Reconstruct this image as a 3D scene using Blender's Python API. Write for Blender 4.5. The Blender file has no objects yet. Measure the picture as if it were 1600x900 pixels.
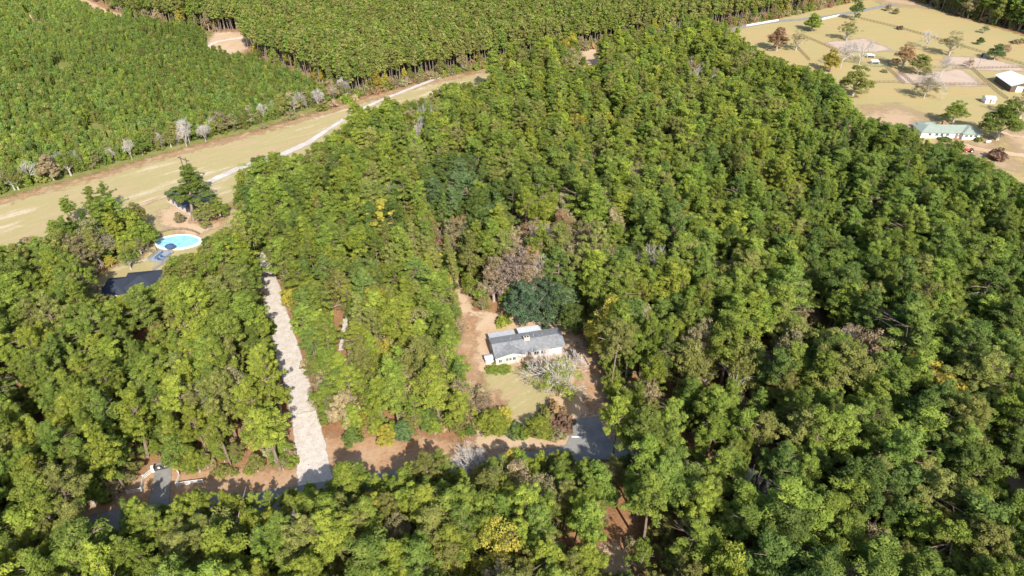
import bpy, math, random
import numpy as np
from mathutils import Vector, Matrix
R = math.radians
SC = bpy.context.scene
COL = SC.collection
rnd = random.Random(7)
NR = np.random.RandomState(7)

# ---------------------------------------------------------------- camera, sky, sun, exposure
F_PX, PITCH, CAM_H = 1066.0, R(35.6), 121.0
cam = bpy.data.cameras.new('camera')
cam.sensor_width = 36.0
cam.lens = 36.0 * F_PX / 1600.0
cam.clip_start = 1.0
cam.clip_end = 12000.0
camo = bpy.data.objects.new('camera', cam)
COL.objects.link(camo)
camo.location = (0, 0, CAM_H)
camo.rotation_euler = (math.pi / 2 - PITCH, 0, 0)
SC.camera = camo
SUN_AZ, SUN_EL = R(19), R(40)          # shadows fall 19 degrees left of the view direction
W = bpy.data.worlds.new('World')
SC.world = W
W.use_nodes = True
wt = W.node_tree
wt.nodes.clear()
wo = wt.nodes.new('ShaderNodeOutputWorld')
wb = wt.nodes.new('ShaderNodeBackground')
ws = wt.nodes.new('ShaderNodeTexSky')
ws.sky_type = 'NISHITA'
ws.sun_disc = False
ws.sun_elevation = SUN_EL
ws.sun_rotation = math.pi - SUN_AZ
ws.air_density = 1.0
ws.dust_density = 1.5
wb.inputs['Strength'].default_value = 0.15
wt.links.new(ws.outputs[0], wb.inputs[0])
wt.links.new(wb.outputs[0], wo.inputs[0])
sun = bpy.data.lights.new('sun', 'SUN')
sun.energy = 5.0
sun.angle = R(0.5)
sun.color = (1.0, 0.95, 0.86)
suno = bpy.data.objects.new('sun', sun)
COL.objects.link(suno)
ld = Vector((-math.sin(SUN_AZ) * math.cos(SUN_EL), math.cos(SUN_AZ) * math.cos(SUN_EL), -math.sin(SUN_EL)))
suno.rotation_euler = ld.to_track_quat('-Z', 'Y').to_euler()
suno.location = (60, -120, 200)
SC.view_settings.view_transform = 'Standard'
SC.view_settings.look = 'None'
SC.view_settings.exposure = 0.58
SC.view_settings.gamma = 1.0
SC.view_settings.use_curve_mapping = False
SC.render.engine = 'CYCLES'
SC.cycles.max_bounces = 5
SC.cycles.diffuse_bounces = 3
SC.cycles.transmission_bounces = 3
SC.cycles.transparent_max_bounces = 8

# ---------------------------------------------------------------- survey helpers
CP, SP = math.cos(PITCH), math.sin(PITCH)
def at(u, v, z=0.0):
    a = (u - 800.0) / F_PX
    b = (450.0 - v) / F_PX
    t = (CAM_H - z) / (SP - b * CP)
    return np.array((a * t, (CP + b * SP) * t))
def gp(pts, z=0.0):
    return np.array([at(u, v, z) for u, v in pts])
def proj(x, y, z):
    dz = z - CAM_H
    zc = y * CP - dz * SP
    return 800 + F_PX * x / zc, 450 - F_PX * (y * SP + dz * CP) / zc, zc
def sdist(P, poly):
    """signed distance of points P (n,2) to polygon, positive inside"""
    P = np.asarray(P, float); poly = np.asarray(poly, float)
    x, y = P[:, 0], P[:, 1]
    d2 = np.full(len(P), 1e18); ins = np.zeros(len(P), bool)
    n = len(poly)
    for i in range(n):
        a = poly[i]; b = poly[(i + 1) % n]; e = b - a
        L = max(e @ e, 1e-9)
        t = np.clip(((x - a[0]) * e[0] + (y - a[1]) * e[1]) / L, 0, 1)
        d2 = np.minimum(d2, (x - a[0] - t * e[0]) ** 2 + (y - a[1] - t * e[1]) ** 2)
        c = (a[1] > y) != (b[1] > y)
        with np.errstate(divide='ignore', invalid='ignore'):
            xi = a[0] + (y - a[1]) * e[0] / (e[1] if abs(e[1]) > 1e-12 else 1e-12)
        ins ^= c & (x < xi)
    d = np.sqrt(d2)
    return np.where(ins, d, -d)
def band(pts, w):
    """polygon of half-width w round a ground polyline"""
    p = np.asarray(pts, float)
    w = np.broadcast_to(w, (len(p),)) if np.ndim(w) == 0 else np.asarray(w)[:len(p)]
    t = np.gradient(p, axis=0); t /= np.linalg.norm(t, axis=1)[:, None]
    n = np.stack([-t[:, 1], t[:, 0]], 1)
    return np.concatenate([p + n * w[:, None], (p - n * w[:, None])[::-1]])
def smooth(pts, k=3):
    p = np.asarray(pts, float)
    for _ in range(k):
        q = [p[0]]
        for i in range(len(p) - 1):
            q += [p[i] * .75 + p[i + 1] * .25, p[i] * .25 + p[i + 1] * .75]
        q.append(p[-1]); p = np.array(q)
    return p

def tag(o, label=None, cat=None, group=None, kind=None):
    if label: o['label'] = label
    if cat: o['category'] = cat
    if group: o['group'] = group
    if kind: o['kind'] = kind
    return o
def empty(name, loc, rz=0.0, label=None, cat=None, group=None):
    o = bpy.data.objects.new(name, None)
    o.empty_display_size = 0.5
    COL.objects.link(o)
    o.location = loc; o.rotation_euler = (0, 0, rz)
    return tag(o, label, cat, group)
def link(name, me, parent=None, loc=(0, 0, 0), rz=0.0):
    o = bpy.data.objects.new(name, me)
    COL.objects.link(o)
    o.location = loc; o.rotation_euler = (0, 0, rz)
    if parent: o.parent = parent
    return o

class MB:
    def __init__(s): s.v = []; s.f = []
    def add(s, vs, fs):
        b = len(s.v); s.v += [tuple(map(float, p)) for p in vs]; s.f += [tuple(b + i for i in f) for f in fs]; return s
    def box(s, x0, y0, z0, x1, y1, z1):
        return s.add([(x0, y0, z0), (x1, y0, z0), (x1, y1, z0), (x0, y1, z0), (x0, y0, z1), (x1, y0, z1), (x1, y1, z1), (x0, y1, z1)],
                     [(0, 3, 2, 1), (4, 5, 6, 7), (0, 1, 5, 4), (1, 2, 6, 5), (2, 3, 7, 6), (3, 0, 4, 7)])
    def beam(s, a, b, w, h):
        a = Vector(a); b = Vector(b); d = (b - a).normalized()
        sd = d.cross(Vector((0, 0, 1)))
        sd = Vector((1, 0, 0)) if sd.length < 1e-4 else sd.normalized()
        up = sd.cross(d)
        q = []
        for p in (a, b):
            for i, j in ((-1, -1), (1, -1), (1, 1), (-1, 1)): q.append(p + sd * w * .5 * i + up * h * .5 * j)
        return s.add(q, [(0, 1, 2, 3), (7, 6, 5, 4), (0, 4, 5, 1), (1, 5, 6, 2), (2, 6, 7, 3), (3, 7, 4, 0)])
    def tube(s, a, b, r0, r1, n=4):
        a = Vector(a); b = Vector(b); d = (b - a)
        if d.length < 1e-6: return s
        d.normalize()
        t = d.cross(Vector((0.3, 0.9, 0.1))).normalized(); u = d.cross(t)
        q = []
        for p, r in ((a, r0), (b, r1)):
            for i in range(n):
                an = 2 * math.pi * i / n
                q.append(p + t * r * math.cos(an) + u * r * math.sin(an))
        fs = [(i, (i + 1) % n, n + (i + 1) % n, n + i) for i in range(n)]
        fs.append(tuple(range(n, 2 * n)))
        return s.add(q, fs)
    def prism(s, poly, z0, z1):
        n = len(poly)
        vs = [(p[0], p[1], z0) for p in poly] + [(p[0], p[1], z1) for p in poly]
        fs = [tuple(range(n - 1, -1, -1)), tuple(range(n, 2 * n))] + [(i, (i + 1) % n, n + (i + 1) % n, n + i) for i in range(n)]
        return s.add(vs, fs)
    def mesh(s, name, mat):
        me = bpy.data.meshes.new(name); me.from_pydata(s.v, [], s.f); me.materials.append(mat); me.update(); return me
    def build(s, name, mat, parent=None):
        return link(name, s.mesh(name, mat), parent)

# ---------------------------------------------------------------- materials
def nmat(name):
    m = bpy.data.materials.new(name); m.use_nodes = True
    nt = m.node_tree; nt.nodes.clear()
    return m, nt, nt.nodes.new, nt.links.new
def ramp(nt, fac, stops):
    r = nt.nodes.new('ShaderNodeValToRGB')
    while len(r.color_ramp.elements) < len(stops): r.color_ramp.elements.new(0.5)
    for e, (p, c) in zip(r.color_ramp.elements, stops):
        e.position = p; e.color = (*c, 1)
    nt.links.new(fac, r.inputs[0]); return r.outputs[0]
def noise(nt, scale, detail=4, rough=0.6, vec=None, dist=0.0):
    n = nt.nodes.new('ShaderNodeTexNoise')
    n.inputs['Scale'].default_value = scale; n.inputs['Detail'].default_value = detail
    n.inputs['Roughness'].default_value = rough; n.inputs['Distortion'].default_value = dist
    if vec is None:
        g = nt.nodes.new('ShaderNodeNewGeometry'); vec = g.outputs['Position']
    nt.links.new(vec, n.inputs['Vector']); return n.outputs['Fac']
def mixc(nt, fac, a, b, mode='MIX'):
    m = nt.nodes.new('ShaderNodeMix'); m.data_type = 'RGBA'; m.blend_type = mode
    for s, val in ((m.inputs[0], fac), (m.inputs[6], a), (m.inputs[7], b)):
        if hasattr(val, 'links'): nt.links.new(val, s)
        elif isinstance(val, (int, float)): s.default_value = val
        else: s.default_value = (*val, 1)
    return m.outputs[2]
def mth(nt, op, a, b=0.0, c=None):
    m = nt.nodes.new('ShaderNodeMath'); m.operation = op
    for s, val in zip(m.inputs, (a, b, c)):
        if val is None: continue
        if hasattr(val, 'links'): nt.links.new(val, s)
        else: s.default_value = val
    return m.outputs[0]
def attr(nt, name, typ='GEOMETRY'):
    a = nt.nodes.new('ShaderNodeAttribute'); a.attribute_name = name; a.attribute_type = typ; return a
def out(nt, sh): 
    o = nt.nodes.new('ShaderNodeOutputMaterial'); nt.links.new(sh, o.inputs['Surface'])
def simple(name, c, rough=0.8, var=0.15, scale=1.5, metal=0.0, spec=0.3):
    m, nt, N, L = nmat(name)
    b = N('ShaderNodeBsdfPrincipled')
    b.inputs['Roughness'].default_value = rough; b.inputs['Metallic'].default_value = metal
    b.inputs['Specular IOR Level'].default_value = spec
    f = noise(nt, scale, 5, 0.65)
    col = ramp(nt, f, [(0.3, tuple(x * (1 - var) for x in c)), (0.7, tuple(min(1, x * (1 + var)) for x in c))])
    L(col, b.inputs['Base Color']); out(nt, b.outputs[0]); return m
def leafmat(name, gain=1.0, trans=0.25):
    """foliage: colour from the tree's own tint, varied by clump and by tree"""
    m, nt, N, L = nmat(name)
    t = attr(nt, 'tint', 'INSTANCER').outputs['Color']
    v = attr(nt, 'var').outputs['Fac']
    oi = N('ShaderNodeObjectInfo')
    k = mth(nt, 'MULTIPLY', mth(nt, 'MULTIPLY_ADD', v, 0.6, 0.7), mth(nt, 'MULTIPLY_ADD', oi.outputs['Random'], 0.34, 0.83))
    k = mth(nt, 'MULTIPLY', k, gain)
    h = N('ShaderNodeHueSaturation')
    L(t, h.inputs['Color']); L(k, h.inputs['Value'])
    hs = mth(nt, 'ADD', mth(nt, 'MULTIPLY_ADD', v, -0.025, 0.508), mth(nt, 'MULTIPLY_ADD', oi.outputs['Random'], 0.014, -0.007))
    L(hs, h.inputs['Hue'])
    d = N('ShaderNodeBsdfDiffuse'); tr = N('ShaderNodeBsdfTranslucent'); mx = N('ShaderNodeMixShader')
    L(h.outputs[0], d.inputs[0]); L(h.outputs[0], tr.inputs[0]); mx.inputs[0].default_value = trans
    L(d.outputs[0], mx.inputs[1]); L(tr.outputs[0], mx.inputs[2])
    out(nt, mx.outputs[0]); return m
M_NEEDLE = leafmat('pine needles', 1.06, 0.42)
M_LEAF = leafmat('broad leaves', 1.04, 0.42)
M_BARK = simple('pine bark', (0.24, 0.175, 0.135), 0.95, 0.3, 2.0)
M_PALEBARK = simple('pale bark', (0.40, 0.36, 0.31), 0.95, 0.25, 2.0)
M_DULLBARK = simple('grey brown bark', (0.20, 0.165, 0.135), 0.95, 0.3, 2.0)
M_TWIG = simple('lichened twigs', (0.45, 0.41, 0.37), 0.95, 0.25, 1.0)
def groundmat(name, stops, sc=0.08, fine=1.6, speck=None, amp=3.0, edge=True, bump=0.0, tone=0.70, blend=0.55, streak=None):
    m, nt, N, L = nmat(name)
    f1 = noise(nt, sc, 8, 0.62); f2 = noise(nt, fine, 6, 0.7)
    f = mth(nt, 'ADD', mth(nt, 'MULTIPLY', f1, 0.62), mth(nt, 'MULTIPLY', f2, 0.38))
    if streak:
        tc = N('ShaderNodeNewGeometry'); m1_ = N('ShaderNodeMapping'); m1_.inputs['Rotation'].default_value = (0, 0, -streak[0]); mp_ = N('ShaderNodeMapping'); mp_.inputs['Scale'].default_value = (.12, 1, 1)
        L(tc.outputs['Position'], m1_.inputs['Vector']); L(m1_.outputs[0], mp_.inputs['Vector'])
        f = mth(nt, 'ADD', mth(nt, 'MULTIPLY', f, 1 - streak[1]), mth(nt, 'MULTIPLY', noise(nt, .22, 5, .7, mp_.outputs[0]), streak[1]))
    stops = [(p, tuple(x * tone for x in q)) for p, q in stops]
    c = ramp(nt, f, stops)
    if speck:
        n3 = noise(nt, speck[0], 2, 0.5)
        c = mixc(nt, ramp(nt, n3, [(speck[2], (0, 0, 0)), (speck[2] + 0.06, (1, 1, 1))]), c, speck[1])
    b = N('ShaderNodeBsdfDiffuse'); L(c, b.inputs[0])
    if bump:
        bp = N('ShaderNodeBump'); bp.inputs['Strength'].default_value = bump; bp.inputs['Distance'].default_value = 0.25
        L(f2, bp.inputs['Height']); L(bp.outputs[0], b.inputs['Normal'])
    if edge:
        d = attr(nt, 'edge').outputs['Fac']
        n4 = noise(nt, 0.35 if amp < 3.5 else .12, 5, 0.7)
        a = mth(nt, 'ADD', d, mth(nt, 'MULTIPLY', mth(nt, 'SUBTRACT', n4, 0.5), amp * 2))
        a = mth(nt, 'MULTIPLY_ADD', a, blend, 0.5); 
        cl = N('ShaderNodeClamp'); L(a, cl.inputs[0])
        tp = N('ShaderNodeBsdfTransparent'); mx = N('ShaderNodeMixShader')
        L(cl.outputs[0], mx.inputs[0]); L(tp.outputs[0], mx.inputs[1]); L(b.outputs[0], mx.inputs[2])
        out(nt, mx.outputs[0])
    else: out(nt, b.outputs[0])
    return m

STRAW = groundmat('pine straw floor', [(0.32, (0.16, 0.075, 0.035)), (0.45, (0.30, 0.155, 0.08)), (0.55, (0.37, 0.21, 0.115)), (0.68, (0.30, 0.21, 0.10))],
                  edge=False, speck=(2.3, (0.10, 0.09, 0.03), 0.60), bump=0.4, tone=0.9)
GRASS = groundmat('dry mown grass', [(0.38, (0.50, 0.31, 0.19)), (0.44, (0.52, 0.40, 0.23)), (0.49, (0.44, 0.375, 0.18)), (0.53, (0.48, 0.40, 0.20)), (0.60, (0.66, 0.54, 0.40))], 0.035, 1.1, tone=0.76, streak=(math.atan2(*(at(540, 162) - at(0, 312))[::-1]), .5))
PASTG = groundmat('pasture grass', [(0.38, (0.50, 0.30, 0.15)), (0.45, (0.50, 0.37, 0.18)), (0.55, (0.43, 0.37, 0.17)), (0.68, (0.53, 0.40, 0.24))], 0.03, 0.6, tone=0.78, streak=(0.1, .45))
SOIL = groundmat('worn pinkish soil', [(0.34, (0.52, 0.34, 0.21)), (0.5, (0.54, 0.39, 0.25)), (0.66, (0.50, 0.38, 0.22))], 0.05, 0.7, tone=0.78, blend=.2, amp=6)
ROADG = groundmat('pale road gravel', [(0.36, (0.52, 0.44, 0.36)), (0.5, (0.66, 0.60, 0.54)), (0.62, (0.76, 0.72, 0.68))], 0.15, 1.5, tone=0.72, blend=.8, amp=1.6)
SAND = groundmat('sandy soil', [(0.32, (0.54, 0.35, 0.21)), (0.48, (0.62, 0.44, 0.28)), (0.65, (0.68, 0.54, 0.40))], 0.12, 1.4, bump=0.3, tone=0.76)
PADDOCK = groundmat('paddock sand', [(0.32, (0.50, 0.38, 0.28)), (0.48, (0.58, 0.45, 0.35)), (0.65, (0.63, 0.51, 0.41))], 0.12, 1.4, blend=.3, amp=4, tone=.74)
CLAY = groundmat('orange clay and straw', [(0.32, (0.36, 0.17, 0.09)), (0.46, (0.53, 0.32, 0.18)), (0.6, (0.60, 0.41, 0.26)), (0.7, (0.48, 0.36, 0.22))], 0.15, 1.2, bump=0.4)
GRAVEL = groundmat('white gravel', [(0.30, (0.52, 0.42, 0.33)), (0.42, (0.67, 0.58, 0.50)), (0.55, (0.77, 0.70, 0.63))], 0.6, 2.6, tone=0.75, blend=2.0,
                   speck=(2.6, (0.36, 0.29, 0.22), 0.62), amp=0.9, bump=0.7)
ASPH = groundmat('worn asphalt', [(0.34, (0.17, 0.16, 0.15)), (0.5, (0.235, 0.225, 0.21)), (0.66, (0.30, 0.285, 0.265))], 0.3, 3.0, amp=0.25, tone=1.0, blend=3.0)
YOUNGG = groundmat('plantation floor', [(0.34, (0.10, 0.12, 0.03)), (0.5, (0.16, 0.17, 0.05)), (0.66, (0.26, 0.21, 0.11))], 0.1, 1.0, tone=1.15)

# ---------------------------------------------------------------- ground
def grid_sheet(name, poly, z, mat, cell=2.0, soft=1.0, und=0.0):
    poly = np.asarray(poly, float)
    x0, y0 = poly.min(0) - cell * 2; x1, y1 = poly.max(0) + cell * 2
    nx = int((x1 - x0) / cell) + 2; ny = int((y1 - y0) / cell) + 2
    X, Y = np.meshgrid(x0 + np.arange(nx) * cell, y0 + np.arange(ny) * cell)
    P = np.stack([X.ravel(), Y.ravel()], 1)
    d = sdist(P, poly)
    ok = (d > -soft * 2 - cell).reshape(ny, nx)
    q = ok[:-1, :-1] | ok[1:, :-1] | ok[:-1, 1:] | ok[1:, 1:]
    jj, ii = np.nonzero(q)
    a = jj * nx + ii
    F = np.stack([a, a + 1, a + nx + 1, a + nx], 1)
    use = np.unique(F); mp = np.full(nx * ny, -1); mp[use] = np.arange(len(use))
    V = np.concatenate([P[use], np.full((len(use), 1), z)], 1)
    me = bpy.data.meshes.new(name)
    me.from_pydata(V.tolist(), [], mp[F].tolist())
    at_ = me.attributes.new('edge', 'FLOAT', 'POINT')
    at_.data.foreach_set('value', (d[use] / soft).astype(np.float32))
    me.materials.append(mat); me.update()
    o = link(name, me); o['kind'] = 'structure'
    return o
g = MB(); g.add([(-6000, -3000, 0), (6000, -3000, 0), (6000, 9000, 0), (-6000, 9000, 0)], [(0, 1, 2, 3)])
tag(g.build('ground', STRAW), 'reddish pine straw and soil of the woodland floor', None, None, 'structure')

UP = [(-900, 555), (-300, 392), (0, 312), (140, 275), (300, 229), (400, 205), (540, 162), (640, 133), (765, 105), (1050, 56), (1150, 42), (1230, 26), (1330, 4), (1420, -15)]
LO = [(1330, 45), (1150, 80), (1050, 92), (900, 112), (765, 142), (640, 185), (540, 225), (470, 258), (360, 320), (300, 345), (200, 372), (100, 398), (0, 425), (-300, 510), (-900, 690)]
corridor = gp(UP + LO)
YOUNG = gp([(-1300, -60), (60, -60), (120, 0), (190, 26), (230, 38), (330, 50), (350, 80), (400, 92), (470, 118), (545, 158), (400, 205), (300, 229), (140, 275), (0, 312), (-300, 392), (-1300, 650)])
far_l = at(-900, 555); far_r = at(1420, -15)
ABOVE = np.concatenate([gp(UP), [(far_r[0] + 600, 1600), (-1400, 1600), (-1400, far_l[1])]])
PAST = gp([(1120, 85), (1150, 42), (1230, 26), (1330, 4), (1420, -15), (1432, 4), (1480, 21), (1600, 56), (1800, 118), (2100, 210), (2100, 560), (1800, 420), (1640, 345), (1580, 315), (1530, 296), (1490, 275), (1420, 250), (1370, 228), (1345, 205), (1310, 160), (1230, 125), (1170, 105)])
POOLY = gp([(225, 345), (300, 325), (345, 320), (385, 330), (395, 355), (360, 385), (320, 410), (290, 425), (270, 460), (200, 480), (140, 475), (140, 440), (190, 410), (225, 400), (235, 370)])
TRACK = gp([(397, 394), (411, 394), (426, 418), (438, 450), (453, 500), (468, 545), (481, 585), (494, 640), (507, 685), (516, 735), (524, 762), (464, 774), (464, 720), (456, 660), (443, 600), (428, 545), (414, 485), (404, 435)])
YARD = gp([(704, 428), (716, 428), (740, 485), (800, 493), (850, 490), (890, 506), (918, 545), (942, 600), (958, 655), (955, 715), (880, 705), (800, 700), (745, 705), (735, 650), (715, 590), (712, 550), (725, 510), (716, 480)])
SHOULD = gp([(455, 735), (505, 680), (560, 676), (640, 680), (740, 690), (800, 700), (900, 705), (900, 730), (740, 735), (640, 750), (560, 768), (480, 790), (370, 798), (280, 815), (150, 840), (0, 890), (-60, 900), (-60, 830), (60, 800), (180, 768), (230, 728), (290, 715), (330, 735), (400, 730)])
road_line = smooth(gp([(-420, 1060), (-120, 905), (50, 850), (160, 815), (270, 801), (370, 790), (480, 774), (560, 760), (640, 748), (730, 733), (850, 720), (930, 700), (1010, 706), (1075, 718)]), 2)
ROAD = band(road_line, 2.8)
VERGE = gp([(500, 672), (560, 688), (640, 684), (740, 690), (800, 700), (900, 705), (900, 730), (740, 722), (640, 745), (560, 760), (500, 770)])
GATEY = gp([(205, 765), (238, 722), (268, 716), (285, 740), (320, 742), (322, 765), (275, 775), (265, 795), (225, 795)])
NOBASE = [corridor, PAST, POOLY, TRACK, YARD, VERGE, GATEY, band(road_line, 3.4)]

grid_sheet('plantation_ground', YOUNG, 0.03, YOUNGG, 4, 2)
grid_sheet('power_line_clearing', corridor, 0.05, GRASS, 2.5, 2)
grid_sheet('pasture', PAST, 0.06, PASTG, 2.5, 2)
grid_sheet('pool_yard', POOLY, 0.07, GRASS, 1.5, 1.5)
grid_sheet('roadside_verge', SHOULD, 0.05, CLAY, 1.5, 1.5)
grid_sheet('house_yard', YARD, 0.09, SAND, 1.0, 1.0)
grid_sheet('front_lawn', gp([(752, 582), (800, 572), (850, 585), (868, 610), (850, 640), (815, 662), (790, 660), (775, 630), (745, 600)]), 0.12, GRASS, 1.0, 1.5)
for i, p in enumerate([[(1447, 112), (1500, 108), (1545, 135), (1480, 134), (1440, 132)],
                       [(1475, 88), (1540, 90), (1600, 104), (1600, 112), (1530, 110), (1480, 100)],
                       [(1400, 112), (1440, 118), (1432, 132), (1410, 130)],
                       [(1290, 66), (1350, 60), (1400, 80), (1350, 82), (1310, 78)]]):
    grid_sheet('paddock_sand', gp(p), 0.10 + 0.01 * i, PADDOCK, 1.5, 1.2)
for i, p in enumerate([[(1370, -8), (1440, 2), (1500, 16), (1380, 6)], [(1330, 180), (1400, 165), (1450, 185), (1440, 205), (1370, 200)], [(1480, 225), (1545, 222), (1600, 270), (1560, 262)], [(1560, 200), (1640, 205), (1640, 260), (1590, 240)]]):
    grid_sheet('bare_soil', gp(p), 0.10 + 0.01 * i, SOIL, 2.0, 3.0)
UPN = [(u, v + 3) for u, v in UP[1:11]]
grid_sheet('clay_strip', band(smooth(gp(UPN), 1), 1.8), 0.08, CLAY, 2.0, 3.0)
grid_sheet('gravel_track', TRACK, 0.14, GRAVEL, 0.8, 0.7)
grid_sheet('gravel_road', band(smooth(gp([(318, 290), (335, 280), (380, 260), (465, 234), (528, 192), (575, 165), (620, 147), (705, 114), (760, 103)]), 1), [1.9] * 8 + [1.3] * 100), 0.11, ROADG, 1.0, 0.6)
grid_sheet('wheel_ruts', band(smooth(gp([(120, 352), (200, 328), (262, 306), (318, 290)]), 1), .9), 0.11, SAND, 1.0, 0.8)
grid_sheet('far_road', band(smooth(gp([(1120, 52), (1165, 41), (1215, 33), (1260, 30), (1315, 23), (1400, 6)]), 1), 2.4), 0.12, ASPH, 1.5, 0.8)
grid_sheet('gravel_strip', gp([(537, 493), (545, 493), (542, 520), (537, 547), (529, 549), (533, 522)]), 0.13, GRAVEL, 0.5, 0.3)
grid_sheet('sandy_clearing', gp([(318, 74), (335, 50), (385, 50), (400, 64), (372, 88), (350, 84)]), 0.10, SAND, 2, 2)
grid_sheet('sandy_trail', band(gp([(100, -14), (135, 3), (165, 18), (196, 27)]), 3.0), 0.10, SAND, 2, 1.5)
grid_sheet('clearing_road', band(gp([(318, 76), (340, 65), (372, 60), (390, 56)]), 1.5), 0.13, GRAVEL, 1, 0.5)
grid_sheet('sand_patch', gp([(250, 328), (290, 318), (345, 335), (350, 352), (300, 372), (250, 350)]), 0.11, SAND, 1.2, 1.5)
grid_sheet('clay_patch', gp([(300, 338), (345, 336), (352, 344), (320, 352), (298, 348)]), 0.13, CLAY, 1.2, 1.2)
grid_sheet('sand_patch', gp([(935, 850), (965, 845), (985, 880), (990, 930), (950, 930), (932, 880)]), 0.11, SAND, 1.0, 1.0)
grid_sheet('sand_patch', gp([(905, 78), (940, 75), (945, 100), (920, 108)]), 0.11, SAND, 1.5, 1.5)
grid_sheet('sand_patch', gp([(1560, 742), (1610, 728), (1620, 770), (1575, 775)]), 0.11, SAND, 1.0, 1.0)
for q in ([(40, 22), (58, 22), (60, 46), (44, 46)], [(140, 98), (205, 84), (208, 90), (150, 104)], [(-10, 116), (60, 118), (60, 128), (-10, 132)], [(278, 128), (292, 130), (312, 168), (300, 168)]):
    grid_sheet('sandy_gap', gp(q), 0.08, SAND, 2, 2)
grid_sheet('pasture_driveway', band(smooth(gp([(1640, 215), (1590, 215), (1560, 205)]), 1), 1.6), 0.15, SAND, 1.0, 0.5)
grid_sheet('house_driveway', band(smooth(gp([(1500, 226), (1530, 234), (1570, 240), (1640, 248)]), 1), 2.4), 0.15, SAND, 1.0, 0.5)
grid_sheet('asphalt_road', ROAD, 0.16, ASPH, 0.8, 0.35)
grid_sheet('asphalt_apron', gp([(893, 655), (935, 652), (952, 690), (955, 720), (900, 716), (880, 706), (890, 682)]), 0.19, ASPH, 0.6, 0.35)
grid_sheet('asphalt_driveway', gp([(243, 724), (268, 721), (268, 745), (264, 796), (230, 800), (240, 755)]), 0.21, ASPH, 0.6, 0.35)
grid_sheet('straw_patch', gp([(898, 540), (940, 555), (955, 640), (925, 650), (905, 600)]), 0.125, CLAY, 1.0, 2.0)
grid_sheet('straw_patch', gp([(742, 615), (775, 612), (785, 640), (765, 660), (748, 655)]), 0.127, CLAY, 1.0, 1.6)
grid_sheet('wheel_track', band(smooth(gp([(738, 495), (728, 540), (735, 580), (748, 606)]), 2), 1.6), 0.13, CLAY, 1.0, 1.6)
lb = MB(); c = at(893, 684.5); lb.box(c[0], c[1], 0.20, c[0] + 2.6, c[1] + 0.35, 0.215)
tag(lb.build('stop_line', simple('road paint', (0.75, 0.74, 0.7))), None, None, None, 'structure')

# ---------------------------------------------------------------- foliage meshes
def cards(C, N, s, asp, rs):
    n = len(C)
    N = N / np.maximum(np.linalg.norm(N, axis=1)[:, None], 1e-6)
    t = np.cross(N, rs.normal(size=(n, 3))); t /= np.maximum(np.linalg.norm(t, axis=1)[:, None], 1e-6)
    b = np.cross(N, t)
    s = np.broadcast_to(s, (n,))[:, None]
    t = t * s * asp; b = b * s / asp
    bend = N * s * 0.25
    V = np.stack([C - t - b * .7, C + t * .3 - b, C + t - bend, C - t * .2 + b], 1)
    return V.reshape(-1, 3)
def card_mesh(name, V, var, mat):
    n = len(V) // 4
    me = bpy.data.meshes.new(name)
    me.vertices.add(len(V)); me.loops.add(n * 4); me.polygons.add(n)
    me.vertices.foreach_set('co', V.astype(np.float32).ravel())
    me.loops.foreach_set('vertex_index', np.arange(n * 4, dtype=np.int32))
    me.polygons.foreach_set('loop_start', np.arange(0, n * 4, 4, dtype=np.int32))
    a = me.attributes.new('var', 'FLOAT', 'FACE'); a.data.foreach_set('value', np.asarray(var, np.float32))
    me.materials.append(mat); me.update(); me.validate()
    return me
def clumps(cs, rads, k, s, asp, rs, flat=0.75, jit=0.55, up=0.25, inner=0.6):
    """foliage tufts: k leaf faces on the shell of each clump"""
    cs = np.asarray(cs, float); rads = np.asarray(rads, float)
    n = len(cs)
    d = rs.normal(size=(n, k, 3)); d[..., 2] += up
    d /= np.linalg.norm(d, axis=2)[..., None]
    r = rads[:, None] * rs.uniform(inner, 1.08, (n, k))
    P = cs[:, None] + d * r[..., None] * np.array([1, 1, flat])
    Nn = d + rs.normal(size=(n, k, 3)) * jit * .6; Nn[..., 2] += 0.25
    sz = s * rs.uniform(0.7, 1.35, (n, k))
    cv = rs.uniform(0, 1, (n, 1)) * 0.7 + rs.uniform(0, 0.3, (n, k))
    return cards(P.reshape(-1, 3), Nn.reshape(-1, 3), sz.ravel(), asp, rs), cv.ravel()

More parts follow.
